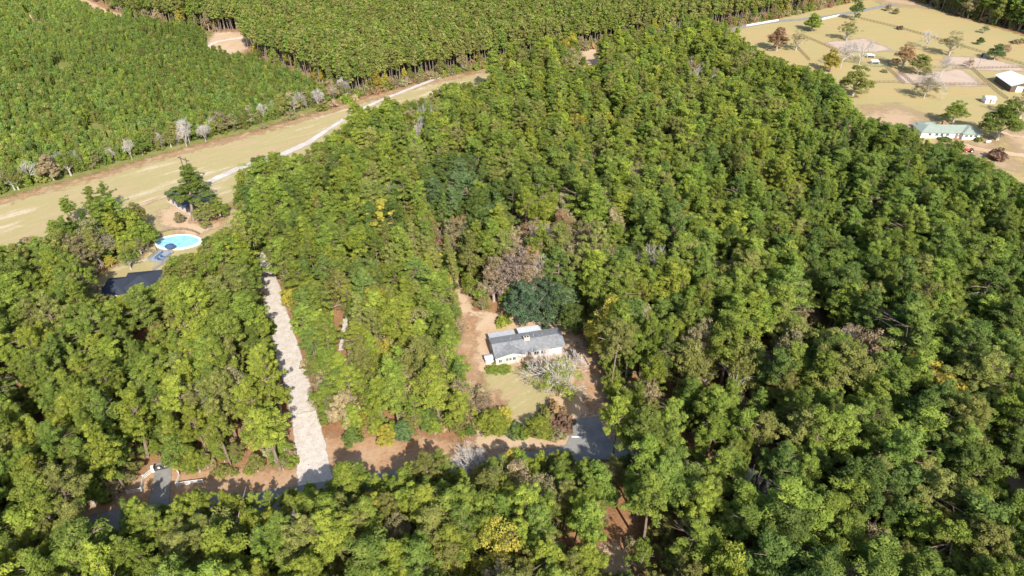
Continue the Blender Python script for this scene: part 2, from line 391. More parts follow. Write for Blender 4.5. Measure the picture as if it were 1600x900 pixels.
def pine(i, H, Rr, base=0.5, k=30, s=0.27, limbs=34, lod=1.0, shape=0):
    rs = np.random.RandomState(100 + i)
    tb = MB()
    lean = rs.normal(size=2) * 0.25
    def ax(z): 
        q = z / H; return np.array([lean[0] * q * 2 + 0.25 * math.sin(q * 4 + i), lean[1] * q * 2 + 0.2 * math.cos(q * 3 + i) - .2, z])
    zs = np.linspace(0, H * .97, 7); r0 = 0.012 * H + 0.05
    for a, b in zip(zs[:-1], zs[1:]): tb.tube(ax(a), ax(b), r0 * (1 - .85 * a / H), r0 * (1 - .85 * b / H), 6)
    cs, rd = [], []
    ga = rs.uniform(0, 6.28)
    lob = rs.uniform(0.55, 1.15, 7)
    for j in range(limbs):
        t = (j + rs.uniform(0, .9)) / limbs
        z = H * (base + (0.97 - base) * t)
        an = ga + j * 2.4 + rs.uniform(-.4, .4)
        if shape == 0: pr = (0.62 + .5 * math.sin(min(1, t * 1.25 + .12) * math.pi)) * (1 - 0.45 * t ** 3)     # round headed
        else: pr = (1.12 - 0.85 * t)                                                                      # pointed
        pr *= lob[int(an / 6.283 * 7) % 7] * rs.uniform(0.65, 1.12)
        L = Rr * pr
        el = R(8 + 42 * t + rs.uniform(-8, 8))
        dirv = np.array([math.cos(an) * math.cos(el), math.sin(an) * math.cos(el), math.sin(el)])
        p0 = ax(z - 0.3); p1 = p0 + dirv * L + np.array([0, 0, -0.04 * L * L * (1 - t)])
        tb.tube(p0, p1, 0.06 + .014 * L, 0.025, 3)
        if rs.uniform() < .12:
            for q in range(3): tb.tube(p0 + (p1 - p0) * (.5 + .17 * q), p1 + rs.normal(size=3) * .5, .03, .015, 3)
            continue
        nc = max(2, int(L * 2.1))
        for q in range(nc):
            f = 0.38 + 0.66 * (q + rs.uniform(.2, .8)) / nc
            c = p0 + (p1 - p0) * f + rs.normal(size=3) * np.array([.32, .32, .18]) * (.5 + f)
            c[2] += 0.2
            cs.append(c); rd.append(rs.uniform(.42, .88))
    for q in range(5):
        cs.append(ax(H * (.93 + .02 * q)) + rs.normal(size=3) * .35); rd.append(rs.uniform(.5, .8))
    V, var = clumps(cs, rd, int(k * lod), s / math.sqrt(lod), 1.55, rs, 0.8, 0.65, 0.35, .5)
    return tb, V, var
def oak(i, H, Rr, k=34, s=0.26, n=110, skirt=0.25, open_=0.0, low=0.22):
    rs = np.random.RandomState(300 + i)
    tb = MB()
    z0 = H * low
    tb.tube((0, 0, 0), (0.1, 0.05, z0), 0.028 * H, 0.02 * H, 7)
    lobes = []
    nl = 9
    for j in range(nl):
        an = j * 2.4 + rs.uniform(-.4, .4); q = math.sqrt((j + .5) / nl)
        rr = Rr * q * rs.uniform(.55, .8)
        zz = H * (0.78 - 0.46 * q * rs.uniform(.6, 1.2))
        c = np.array([math.cos(an) * rr, math.sin(an) * rr, zz]); lobes.append((c, Rr * rs.uniform(.30, .46)))
        m = c * np.array([.45, .45, .75]); m[2] = max(m[2], z0 + .3)
        tb.tube((0.1, 0.05, z0 * .9), m, 0.014 * H, 0.009 * H, 4); tb.tube(m, c, 0.009 * H, 0.03, 4)
        for w in range(4):
            e = c + rs.normal(size=3) * lobes[-1][1] * .7; tb.tube(m + (c - m) * .6, e, .05, .015, 3)
    lobes.append((np.array([0, 0, H * .82]), Rr * .42))
    cs, rd = [], []
    for j in range(n):
        c, r = lobes[j % len(lobes)]
        d = rs.normal(size=3); d[2] = d[2] + .35; d /= np.linalg.norm(d)
        p = c + d * r * rs.uniform(.55, 1.1) * np.array([1, 1, .85])
        if rs.uniform() < open_: continue
        cs.append(p); rd.append(rs.uniform(.45, .95) * (Rr / 4.5) ** .5)
    V, var = clumps(cs, rd, k, s, 1.1, rs, 0.8, 0.7, 0.3, 0.5)
    return tb, V, var
def bare(i, H, Rr, depth=5, low=.22):
    rs = np.random.RandomState(500 + i)
    tb = MB(); tw = MB()
    def grow(p, d, L, r, k):
        q = p + d * L
        (tb if k <= 1 else tw).tube(p, q, r, r * .68, 5 if k <= 1 else 3)
        if k >= depth: return
        nb = 4 if k < 2 else 3
        for b in range(nb):
            n = rs.normal(size=3); n -= d * (n @ d); n /= np.linalg.norm(n)
            nd = d + n * rs.uniform(.45, .95); nd[2] += .10; nd /= np.linalg.norm(nd)
            grow(p + d * L * rs.uniform(.65, 1), nd, L * rs.uniform(.62, .84), max(r * .6, .022), k + 1)
    L = H * .27
    tb.tube((0, 0, 0), (0, 0, H * low), .022 * H, .018 * H, 6)
    for b in range(5):
        an = b * 1.257 + rs.uniform(-.4, .4); el = R(rs.uniform(30, 75))
        grow(np.array([0, 0, H * low * .95]), np.array([math.cos(an) * math.cos(el), math.sin(an) * math.cos(el), math.sin(el)]), L * rs.uniform(.8, 1.1), .012 * H, 1)
    V = np.array(tw.v + tb.v); ex = max(np.abs(V[:, :2]).max(), 1e-3); hz = V[:, 2].max()
    f = Rr / ex; g_ = H / hz
    for m in (tb, tw): m.v = [(x * f, y * f, z * g_) for x, y, z in m.v]
    return tb, tw
def bush(i, H, Rr, k=26, s=.2, n=34):
    rs = np.random.RandomState(700 + i)
    d = rs.normal(size=(n, 3)); d /= np.linalg.norm(d, axis=1)[:, None]; d[:, 2] = np.abs(d[:, 2])
    q = rs.uniform(.45, .92, (n, 1)) * rs.uniform(.8, 1.1, (n, 1))
    cs = d * q * np.array([Rr, Rr, H * .85]) + [0, 0, H * .1]
    tb = MB()
    for j in range(7):
        tb.tube((0, 0, 0), cs[j], .06, .02, 3)
    V, var = clumps(cs, rs.uniform(.28, .5, n) * Rr * .75, k, s, 1.15, rs, .85, .7, .35, .5)
    return tb, V, var

LIB = {}
def reg(kind, H, tb, V, var, leaf, bark=M_BARK):
    i = len(LIB.setdefault(kind, []))
    tm = tb.mesh('trunk', bark)
    cm = card_mesh('crown', V, var, leaf)
    Rr = np.percentile(np.hypot(V[:, 0], V[:, 1]), 96)
    LIB[kind].append(dict(trunk=tm, crown=cm, H=H, R=float(Rr), zc=float(V[:, 2].mean()), top=float(V[:, 2].max())))
for i in range(11):
    H = [21, 23, 19, 22, 24, 20, 18, 22.5, 21, 23, 20][i]
    reg('pine', H, *pine(i, H, [3.7, 4.3, 3.5, 4.6, 4.0, 3.9, 3.3, 3.6, 4.9, 3.0, 5.2][i], [.52, .50, .45, .55, .58, .48, .42, .6, .5, .4, .62][i], k=84, s=0.118, limbs=[34, 38, 34, 40, 34, 36, 30, 26, 40, 36, 28][i], shape=1 if i in (2, 6, 9) else 0), M_NEEDLE)
for i in range(5):
    H = [14, 12, 15, 11, 13][i]
    reg('oak', H, *oak(i, H, [4.6, 4.2, 5.4, 3.8, 4.4][i], k=84, s=.118, n=170), M_LEAF, M_PALEBARK)
for i in range(3):
    reg('sparse', 14, *oak(10 + i, 14, 4.6, k=48, s=.10, n=140, open_=.25), M_LEAF, M_PALEBARK)
for i in range(4):
    H = 5.2
    reg('young', H, *pine(20 + i, H, 1.45, .10, k=26, s=.17, limbs=16, shape=1), M_NEEDLE)
for i in range(5):
    H = [16, 17, 15.5, 16.5, 17.5][i]
    reg('planted', H, *pine(30 + i, H, [2.1, 2.3, 2.0, 2.4, 2.2][i], .55, k=16, s=.30, limbs=20, shape=i % 2), M_NEEDLE, M_DULLBARK)
for i in range(4):
    reg('bush', 2.4, *bush(i, 2.4, 2.0), M_LEAF)
BARE = []
for i in range(5):
    tb, tw = bare(i, 11, 5.2, 6 if i > 2 else 5)
    BARE.append((tb.mesh('trunk', M_TWIG), tw.mesh('branches', M_TWIG), 11.0, 5.2))

# tints (real leaf colours)
T = dict(
    lime=(0.280, 0.330, 0.056), green=(0.222, 0.284, 0.054), mid=(0.184, 0.248, 0.054), deep=(0.136, 0.194, 0.050),
    blue=(0.140, 0.200, 0.078), olive=(0.254, 0.270, 0.076), vivid=(0.180, 0.250, 0.064), yellow=(0.42, 0.375, 0.07), gold=(0.48, 0.34, 0.09),
    tan=(0.41, 0.33, 0.19), rust=(0.38, 0.26, 0.13), khaki=(0.34, 0.305, 0.155), pink=(0.43, 0.34, 0.27), dark=(0.095, 0.140, 0.075), red=(0.23, 0.15, 0.10))
WORD = dict(lime='lime green', green='fresh green', mid='mid green', deep='deep green', blue='blue green', olive='olive green', vivid='vivid green', yellow='yellowing',
            gold='golden', tan='tan', rust='rust brown', khaki='khaki', pink='pinkish brown', dark='dark green', red='reddish brown')
SPECN = dict(pine='pine', oak='broadleaf', sparse='sparse tree', bush='bush', bare='bare tree')
ONES = 'zero one two three four five six seven eight nine ten eleven twelve thirteen fourteen fifteen sixteen seventeen eighteen nineteen'.split()
TENS = 'x x twenty thirty forty fifty sixty seventy eighty ninety'.split()
def spell(n):
    n = int(max(1, min(99, round(n))))
    return ONES[n] if n < 20 else TENS[n // 10] + ('-' + ONES[n % 10] if n % 10 else '')
used = set()
def where(x, y, z):
    u, v, _ = proj(x, y, z)
    return u, v, '%s percent across, %s percent down' % (spell(u / 16.0), spell(v / 9.0))
def inframe(x, y, z, r):
    u, v, zc = proj(x, y, z); m = F_PX * r / zc
    return -m < u < 1600 + m and -m < v < 900 + m
def jitter_t(t, rr, a=.12):
    t = T[t] if isinstance(t, str) else t
    k = 1 + rr.uniform(-a, a)
    return tuple(max(.01, c * k * (1 + rr.uniform(-a, a) * .4)) for c in t)
def put_tree(kind, x, y, H, Rr, tint, label, group, cat=None, rz=None, name=None, z=0.0, vi=None):
    rz = rnd.uniform(0, 6.28) if rz is None else rz
    nm = name or {'pine': 'pine_tree', 'oak': 'broadleaf_tree', 'sparse': 'thin_leaved_tree', 'bush': 'bush', 'bare': 'bare_tree'}[kind]
    e = empty(nm, (x, y, z), rz, label, cat or ('bush' if kind == 'bush' else 'tree'), group)
    if kind == 'bare':
        tm, bm, h0, r0 = BARE[rnd.randrange(len(BARE))]
        s = (Rr / r0, Rr / r0, H / h0)
        a = link('trunk', tm, e); b = link('branches', bm, e); a.scale = b.scale = s
    else:
        L = LIB[kind]; q = L[rnd.randrange(len(L))]
        if vi is not None: q = L[vi]
        s = (Rr / q['R'], Rr / q['R'], H / q['top'])
        a = link('stem' if kind == 'bush' else 'trunk', q['trunk'], e); b = link('foliage' if kind == 'bush' else 'crown', q['crown'], e)
        a.scale = b.scale = s
        b['tint'] = [float(c) for c in jitter_t(tint, rnd, .06)]
        if kind == 'oak' and rnd.random() < 0: pass
    return e

# stuff: many trees as one object (geometry nodes on a point cloud)
PROTO = {}
def proto_collection(kind):
    if kind in PROTO: return PROTO[kind]
    c = bpy.data.collections.new('source ' + kind)
    for i, q in enumerate(LIB[kind]):
        # one mesh: trunk and crown together
        me = q['crown'].copy(); tv = q['trunk']
        n0 = len(me.vertices); f0 = len(me.polygons)
        cv = np.empty(n0 * 3, np.float32); me.vertices.foreach_get('co', cv)
        tvv = [tuple(v.co) for v in tv.vertices]; tf = [tuple(p.vertices) for p in tv.polygons]
        V = cv.reshape(-1, 3).tolist() + [list(v) for v in tvv]
        F = np.arange(n0).reshape(-1, 4).tolist() + [[k + n0 for k in f] for f in tf]
        var = np.zeros(f0, np.float32); me.attributes['var'].data.foreach_get('value', var)
        m2 = bpy.data.meshes.new('tree source'); m2.from_pydata(V, [], F)
        m2.materials.append(q['crown'].materials[0]); m2.materials.append(tv.materials[0])
        a = m2.attributes.new('var', 'FLOAT', 'FACE'); a.data.foreach_set('value', np.concatenate([var, np.full(len(tf), .5)]).astype(np.float32))
        m2.polygons.foreach_set('material_index', np.concatenate([np.zeros(f0), np.ones(len(tf))]).astype(np.int32))
        m2.update(); bpy.data.meshes.remove(me)
        c.objects.link(bpy.data.objects.new('source_%s_%02d' % (kind, i), m2))
    PROTO[kind] = c
    return c
def scatter(name, kind, rows, label, cat):
    """rows: (x, y, rz, sxy, sz, variant, tint)"""
    if not rows: return
    me = bpy.data.meshes.new(name)
    me.from_pydata([(r[0], r[1], 0.0) for r in rows], [], [])
    def A(nm, typ, key, vals):
        a = me.attributes.new(nm, typ, 'POINT'); a.data.foreach_set(key, np.asarray(vals).ravel())
    A('rz', 'FLOAT_VECTOR', 'vector', np.array([(0, 0, r[2]) for r in rows], np.float32))
    A('scl', 'FLOAT_VECTOR', 'vector', np.array([(r[3], r[3], r[4]) for r in rows], np.float32))
    A('pick', 'INT', 'value', np.array([r[5] for r in rows], np.int32))
    A('tint', 'FLOAT_VECTOR', 'vector', np.array([r[6] for r in rows], np.float32))
    o = link(name, me); tag(o, label, cat, None, 'stuff')
    ng = bpy.data.node_groups.new(name, 'GeometryNodeTree')
    ng.interface.new_socket('Geometry', in_out='INPUT', socket_type='NodeSocketGeometry')
    ng.interface.new_socket('Geometry', in_out='OUTPUT', socket_type='NodeSocketGeometry')
    gi = ng.nodes.new('NodeGroupInput'); go = ng.nodes.new('NodeGroupOutput')
    ci = ng.nodes.new('GeometryNodeCollectionInfo'); ci.inputs['Collection'].default_value = proto_collection(kind)
    ci.inputs['Separate Children'].default_value = True; ci.inputs['Reset Children'].default_value = True
    ip = ng.nodes.new('GeometryNodeInstanceOnPoints'); ip.inputs['Pick Instance'].default_value = True
    def na(nm, typ):
        n = ng.nodes.new('GeometryNodeInputNamedAttribute'); n.data_type = typ; n.inputs['Name'].default_value = nm; return n.outputs['Attribute']
    ng.links.new(gi.outputs[0], ip.inputs['Points']); ng.links.new(ci.outputs[0], ip.inputs['Instance'])
    ng.links.new(na('pick', 'INT'), ip.inputs['Instance Index'])
    ng.links.new(na('rz', 'FLOAT_VECTOR'), ip.inputs['Rotation']); ng.links.new(na('scl', 'FLOAT_VECTOR'), ip.inputs['Scale'])
    ng.links.new(ip.outputs[0], go.inputs[0])
    md = o.modifiers.new('scatter', 'NODES'); md.node_group = ng
    return o

# ---------------------------------------------------------------- where the open ground must stay in view
CLEAR = [
    [(-60, 326), (0, 312), (140, 275), (230, 250), (310, 228), (400, 206), (470, 184), (538, 163), (540, 188), (518, 204), (470, 238), (420, 236), (372, 245), (362, 275), (336, 292), (330, 322), (362, 328), (352, 352), (312, 372), (305, 392), (262, 398), (244, 436), (208, 446), (188, 458), (168, 468), (152, 466), (150, 452), (165, 430), (205, 412), (220, 395), (246, 372), (256, 350), (240, 325), (215, 302), (180, 292), (145, 306), (115, 326), (75, 347), (30, 374), (-60, 380)],
    [(401, 400), (412, 398), (425, 415), (437, 450), (452, 500), (467, 540), (480, 580), (493, 640), (506, 680), (514, 732), (508, 750), (472, 757), (468, 700), (457, 650), (442, 590), (427, 530), (415, 480), (406, 430)],
    [(515, 692), (600, 698), (700, 690), (760, 690), (830, 682), (880, 690), (760, 702), (690, 700), (660, 700), (640, 716), (620, 738), (575, 738), (560, 718), (525, 718)],
    [(738, 505), (800, 505), (835, 500), (880, 515), (896, 535), (912, 560), (932, 600), (930, 640), (942, 680), (942, 712), (905, 712), (882, 695), (885, 670), (870, 640), (840, 620), (800, 655), (770, 600), (748, 612), (738, 590), (724, 560), (734, 520)],
    [(710, 446), (716, 443), (737, 490), (735, 510)],
    [(207, 766), (232, 732), (262, 716), (285, 740), (318, 742), (322, 762), (275, 772), (262, 790), (240, 790), (228, 778)],
    [(330, 750), (400, 738), (465, 738), (470, 758), (430, 762), (370, 768), (335, 766)],
    [(135, 797), (190, 788), (193, 805), (165, 826), (145, 822)],
    [(1150, 48), (1200, 34), (1230, 30), (1330, 8), (1400, -15), (1430, 6), (1470, 20), (1600, 52), (1700, 80), (1700, 300), (1600, 283), (1565, 258), (1530, 243), (1505, 238), (1490, 226), (1440, 214), (1430, 196), (1400, 188), (1380, 181), (1355, 178), (1341, 170), (1328, 148), (1295, 108), (1250, 100), (1200, 82), (1180, 68)],
    [(950, 800), (975, 768), (994, 788), (984, 818), (962, 828)], [(934, 845), (958, 838), (984, 872), (984, 900), (952, 900), (938, 872)],
    [(1060, 812), (1070, 815), (1070, 826), (1060, 824)], [(1032, 605), (1055, 605), (1055, 620), (1032, 618)], [(1112, 588), (1136, 586), (1134, 602), (1114, 600)],
    [(1176, 592), (1198, 592), (1198, 608), (1180, 606)], [(1575, 745), (1600, 735), (1600, 765), (1580, 765)], [(522, 497), (546, 490), (540, 546), (527, 548)],
    [(912, 80), (936, 78), (936, 98), (918, 102)], [(562, 152), (590, 150), (590, 164), (568, 166)],
    [(612, 150), (700, 115), (760, 106), (762, 124), (742, 128), (700, 126), (650, 152), (622, 160)],
    [(322, 68), (338, 54), (380, 54), (393, 64), (370, 84), (350, 80)], [(110, -12), (190, 22), (186, 28), (110, 2)],
    [(0, 788), (18, 786), (20, 820), (0, 830)], [(205, 510), (232, 512), (234, 530), (212, 526)], [(1265, 500), (1290, 498), (1290, 506), (1268, 510)],
]
CLEAR += [[(735, 600), (800, 600), (850, 620), (890, 640), (888, 692), (840, 700), (760, 696), (742, 680)], [(700, 690), (762, 690), (768, 712), (730, 728), (700, 715)], [(196, 760), (245, 728), (270, 718), (285, 745), (322, 742), (325, 762), (262, 778), (200, 776)]]
CLEAR = [np.array(c, float) for c in CLEAR]
def allowed(x, y, H, Rr, zc, slack=0.75, base_m=1.0):
    x = np.asarray(x, float); y = np.asarray(y, float)
    B = np.stack([x, y], 1)
    ok = np.ones(len(x), bool)
    for p in NOBASE: ok &= sdist(B, p) < -base_m
    idx = np.nonzero(ok)[0]
    for f, k in ((0.0, .05), (.25, .05), (.45, .12), (.62, slack * .75), (zc, slack), (.95, slack * .4)):
        if not len(idx): break
        h = H[idx] * f
        u, v, z = proj(x[idx], y[idx], h)
        r = F_PX * Rr[idx] / z * k
        bad = np.zeros(len(idx), bool)
        for c in CLEAR:
            bb = (u > c[:, 0].min() - 60) & (u < c[:, 0].max() + 60) & (v > c[:, 1].min() - 60) & (v < c[:, 1].max() + 60)
            w = np.nonzero(bb)[0]
            if len(w): bad[w] |= sdist(np.stack([u[w], v[w]], 1), c) > -r[w] * (1.12 if c is CLEAR[1] else 1.0)
        ok[idx[bad]] = False
        idx = idx[~bad]
    return ok
SUNLIT = [(at(u, v), r) for u, v, r in ((962, 800, 3.5), (958, 868, 3.5), (975, 885, 3), (922, 590, 2.5), (738, 560, 4), (745, 530, 3), (560, 708, 4), (610, 712, 4), (650, 700, 3),
          (700, 695, 3), (497, 700, 2), (810, 690, 3), (350, 755, 2), (430, 750, 2))]
def shades(x, y, H, R_):
    """True where a tree would throw its crown's shadow on ground that lies in the sun"""
    bad = np.zeros(len(x), bool); h = np.array([-math.sin(SUN_AZ), math.cos(SUN_AZ)]); k = 1 / math.tan(SUN_EL)
    for q, r in SUNLIT:
        dx, dy = q[0] - x, q[1] - y
        t = dx * h[0] + dy * h[1]; p = np.abs(dx * h[1] - dy * h[0])
        bad |= (p < R_ * .7 + r) & (t > .5 * H * k - R_) & (t < H * k + r)
    return bad
def hexgrid(x0, x1, y0, y1, s, rs, jit=.38):
    ys = np.arange(y0, y1, s * .87)
    P = []
    for k, yy in enumerate(ys):
        hw = 0.63 * yy + 75
        a, b = max(x0, -hw), min(x1, hw)
        if b <= a: continue
        xs = np.arange(math.floor(a / s) * s, b, s) + (s / 2 if k % 2 else 0)
        P.append(np.stack([xs, np.full(len(xs), yy)], 1))
    P = np.concatenate(P)
    return P + rs.uniform(-jit, jit, P.shape) * s

# patches of the wood with a character of their own: (u, v, radius, kinds, tints, weight)
SPOT = [
    (790, 425, 48, ['sparse', 'bare', 'sparse', 'oak'], ['khaki', 'pink', 'tan'], .95), (745, 450, 26, ['sparse', 'bare'], ['khaki', 'tan'], .9),
    (700, 350, 32, ['sparse', 'oak'], ['tan', 'khaki', 'rust'], .85), (862, 355, 62, ['sparse', 'oak', 'bare'], ['tan', 'khaki', 'rust'], .75), (930, 350, 52, ['sparse', 'oak'], ['khaki', 'tan'], .75),
    (955, 395, 30, ['oak', 'sparse'], ['gold', 'yellow', 'tan'], .9), (700, 405, 30, ['sparse', 'oak'], ['rust', 'tan', 'yellow'], .7), (1015, 400, 22, ['bare', 'sparse'], ['khaki', 'tan'], .9),
    (845, 310, 16, ['oak'], ['yellow', 'tan'], .9), (990, 255, 22, ['sparse'], ['tan', 'khaki'], .8), (1232, 350, 15, ['oak'], ['yellow', 'gold'], .9), (1400, 490, 26, ['oak', 'sparse'], ['gold', 'tan', 'khaki'], .8),
    (1380, 530, 30, ['oak', 'sparse'], ['tan', 'khaki', 'rust'], .85), (1465, 580, 32, ['oak'], ['yellow', 'olive'], .85), (1245, 535, 22, ['oak'], ['yellow', 'khaki'], .8), (1330, 515, 24, ['sparse', 'bare'], ['khaki', 'tan'], .7),
    (1240, 455, 30, ['sparse', 'oak'], ['tan', 'khaki'], .6), (1130, 545, 60, ['sparse', 'oak'], ['khaki', 'olive', 'tan'], .75), (1050, 575, 35, ['sparse', 'oak'], ['khaki', 'rust', 'olive'], .7),
    (835, 735, 40, ['sparse', 'oak'], ['khaki', 'tan'], .85), (810, 850, 45, ['oak', 'sparse'], ['tan', 'khaki', 'yellow'], .7), (640, 800, 26, ['sparse', 'oak'], ['tan', 'gold', 'khaki'], .75), (595, 830, 24, ['bare', 'sparse'], ['khaki', 'tan'], .8),
    (1195, 735, 22, ['bare'], ['tan'], .9), (1155, 860, 34, ['oak'], ['lime', 'yellow'], .8), (290, 705, 18, ['oak'], ['yellow'], .9), (1260, 830, 30, ['bare', 'sparse'], ['khaki', 'tan'], .6), (1380, 830, 20, ['sparse'], ['rust', 'khaki'], .6),
    (555, 570, 60, ['oak', 'sparse', 'pine'], ['olive', 'khaki', 'lime', 'tan'], .6), (620, 540, 50, ['oak', 'sparse', 'pine'], ['yellow', 'tan', 'lime'], .55), (670, 450, 30, ['sparse', 'oak'], ['yellow', 'khaki'], .5),
    (150, 370, 36, ['bare', 'sparse'], ['khaki', 'olive'], .9), (95, 372, 28, ['sparse', 'oak'], ['olive', 'khaki'], .8), (180, 395, 20, ['oak'], ['lime', 'yellow'], .9), (145, 425, 26, ['sparse', 'bare'], ['khaki', 'tan'], .85), (215, 335, 26, ['oak'], ['olive', 'lime'], .7),
    (385, 270, 24, ['oak', 'sparse'], ['olive', 'yellow', 'lime'], .7), (360, 310, 24, ['oak', 'sparse'], ['olive', 'lime'], .7), (660, 160, 34, ['sparse', 'oak', 'bare'], ['olive', 'khaki'], .75), (900, 92, 26, ['sparse', 'oak'], ['yellow', 'tan', 'olive'], .6), (1100, 95, 30, ['sparse', 'bare'], ['tan', 'khaki'], .6),
    (1155, 90, 30, ['sparse', 'oak'], ['tan', 'khaki', 'green'], .6), (1240, 300, 24, ['bare', 'sparse'], ['khaki'], .5), (1330, 470, 26, ['sparse'], ['khaki', 'mid'], .5), (610, 340, 40, ['oak', 'pine'], ['olive', 'yellow'], .3),
    (850, 468, 46, ['oak'], ['dark', 'blue'], .97), (735, 300, 60, ['pine'], ['blue', 'deep'], .85), (880, 410, 22, ['pine'], ['green', 'deep'], .9), (1570, 700, 50, ['sparse', 'oak'], ['green', 'olive'], .6), (950, 740, 30, ['oak', 'sparse'], ['mid', 'olive'], .7),
    (440, 140, 60, ['oak', 'sparse', 'bare'], ['green', 'olive'], .6),
]
def region_tint(u, v, rr):
    # broad drift of the canopy's colour across the wood
    q = rr.random()
    if u < 470 and v > 380: c = ['lime', 'green', 'lime', 'green', 'olive', 'mid'] if v > 560 else ['green', 'lime', 'mid', 'green', 'olive']
    elif v > 690 and u < 950: c = ['lime', 'green', 'green', 'olive', 'lime', 'mid']
    elif u > 1180 and v > 420: c = ['green', 'mid', 'mid', 'deep', 'green', 'olive', 'deep']
    elif u > 1250: c = ['green', 'mid', 'deep', 'mid', 'green']
    elif v < 240: c = ['lime', 'green', 'olive', 'green', 'lime', 'mid']
    elif u < 740 and v > 520: c = ['lime', 'green', 'olive', 'vivid', 'lime']
    else: c = ['green', 'lime', 'mid', 'green', 'olive', 'green', 'deep']
    return c[int(q * len(c))]

# ---------------------------------------------------------------- the main wood
rs = np.random.RandomState(11)
WOOD = []          # dicts
P = hexgrid(-420, 480, 42, 640, 4.7, rs)
keep = (sdist(P, ABOVE) < -2) & (sdist(P, PAST) < -1)
P = P[keep]
Hs = rs.uniform(15.5, 26, len(P)) * (0.93 + .1 * np.sin(P[:, 0] * .05) * np.sin(P[:, 1] * .043))
Rs = Hs * rs.uniform(.14, .25, len(P))
rr = random.Random(5)
U, V_, Z_ = proj(P[:, 0], P[:, 1], Hs * .78)
small = sdist(P, gp([(400, 470), (700, 440), (740, 600), (740, 700), (510, 705), (470, 600)])) > 0      # younger mixed growth beside the track
sel_k, sel_t = [], []
drop = np.zeros(len(P), bool)
base_q = .06
for i in range(len(P)):
    u, v = U[i], V_[i]
    k = 'pine'; t = region_tint(u, v, rr); spot = False
    for (su, sv, sr, ks, ts, w) in SPOT:
        if (u - su) ** 2 + ((v - sv) * 1.15) ** 2 < sr * sr and rr.random() < w:
            k = ks[rr.randrange(len(ks))]; t = ts[rr.randrange(len(ts))]; spot = w >= .7; break
    else:
        q = rr.random()
        if q < .05: k = 'oak'; t = rr.choice(['olive', 'khaki', 'green', 'yellow'])
        elif q < .075: k = 'sparse'; t = rr.choice(['khaki', 'tan', 'olive'])
        elif q < .085: k = 'bare'; t = 'tan'
    if k != 'pine':
        if spot: Hs[i] = Hs[i] * rr.uniform(.74, .9); Rs[i] = Hs[i] * rr.uniform(.24, .32)
        else: Hs[i] *= rr.uniform(.65, .85); Rs[i] = Hs[i] * rr.uniform(.27, .36)
        if rr.random() < .16: drop[i] = True
    if small[i]:
        Hs[i] *= .78; Rs[i] *= .95
        if k == 'pine': t = rr.choice(['lime', 'green', 'vivid', 'green', 'lime', 'olive'])
    elif P[i, 0] > 25 and P[i, 1] < 190 and k == 'pine': Rs[i] *= 1.12; Hs[i] *= 1.05
    if k == 'pine' and rr.random() < .085: drop[i] = True
    sel_k.append(k); sel_t.append(t)
slk = np.where(P[:, 0] < 1e9, .7, .7)
sh_ = shades(P[:, 0], P[:, 1], Hs, Rs)
ok = allowed(P[:, 0], P[:, 1], Hs, Rs, .76, .68) & ~sh_
for f_ in (.9, .8, .7, .6, .5):
    bad_ = np.nonzero(~ok & ~drop)[0]
    if not len(bad_): break
    ok2 = allowed(P[bad_, 0], P[bad_, 1], Hs[bad_] * f_, Rs[bad_] * (f_ + .1), .76, .68)
    ok2 &= ~shades(P[bad_, 0], P[bad_, 1], Hs[bad_] * f_, Rs[bad_] * f_)
    w_ = bad_[ok2]; Hs[w_] *= f_; Rs[w_] *= f_ + .1; ok[w_] = True
ok &= ~drop
for i in np.nonzero(ok)[0]:
    WOOD.append(dict(k=sel_k[i], x=P[i, 0], y=P[i, 1], H=Hs[i], R=Rs[i], t=sel_t[i]))

# front row along the near side of the road: the tallest pine that fits each spot
rl = smooth(gp([(-420, 1060), (-120, 905), (50, 850), (160, 815), (270, 801), (370, 790), (480, 774), (560, 760), (640, 748), (730, 733), (850, 720), (930, 703)]), 3)
sg = np.linalg.norm(np.diff(rl, axis=0), axis=1); cm_ = np.concatenate([[0], np.cumsum(sg)]); s0 = 0
while s0 < cm_[-1]:
    j = min(np.searchsorted(cm_, s0, 'right') - 1, len(sg) - 1); p = rl[j] + (rl[j + 1] - rl[j]) * (s0 - cm_[j]) / sg[j]
    s0 += rr.uniform(1.8, 3.0)
    q = p + np.array([rr.uniform(-1, 1), -rr.uniform(4.2, 7.5)])
    for h in (23, 21.5, 20, 18.5, 17, 15.5, 14, 12, 10, 8):
        r_ = h * rr.uniform(.16, .24)
        X1, Y1, H1, R1 = (np.array([z_]) for z_ in (q[0], q[1], h, r_))
        if allowed(X1, Y1, H1, R1, .78, .42, .3)[0] and not (h > 14 and shades(X1, Y1, H1, R1)[0] and rr.random() < .5):
            u, v, _ = proj(q[0], q[1], h * .8)
            WOOD.append(dict(k='pine' if rr.random() < .85 else 'oak', x=q[0], y=q[1], H=h, R=r_, t=region_tint(u, v, rr))); break

# smaller trees filling in under and between the pines
P = hexgrid(-420, 480, 42, 470, 5.6, rs, .5)
P = P[(sdist(P, ABOVE) < -1) & (sdist(P, PAST) < 1)]
insm = sdist(P, gp([(400, 470), (700, 440), (740, 600), (740, 700), (510, 705), (470, 600)])) > 0
P = P[(rs.uniform(size=len(P)) < .55) | insm[:]]
H2 = rs.uniform(6, 13, len(P)); R2 = H2 * rs.uniform(.22, .32, len(P))
ok = allowed(P[:, 0], P[:, 1], H2, R2, .7, .6, .6)
for i in np.nonzero(ok)[0]:
    q = rr.random(); u, v, _ = proj(P[i, 0], P[i, 1], 6)
    k = 'pine' if q < .45 else ('oak' if q < .78 else 'sparse')
    WOOD.append(dict(k=k, x=P[i, 0], y=P[i, 1], H=H2[i], R=R2[i], t=region_tint(u, v, rr) if q < .6 else rr.choice(['olive', 'khaki', 'green', 'tan', 'yellow', 'lime'])))

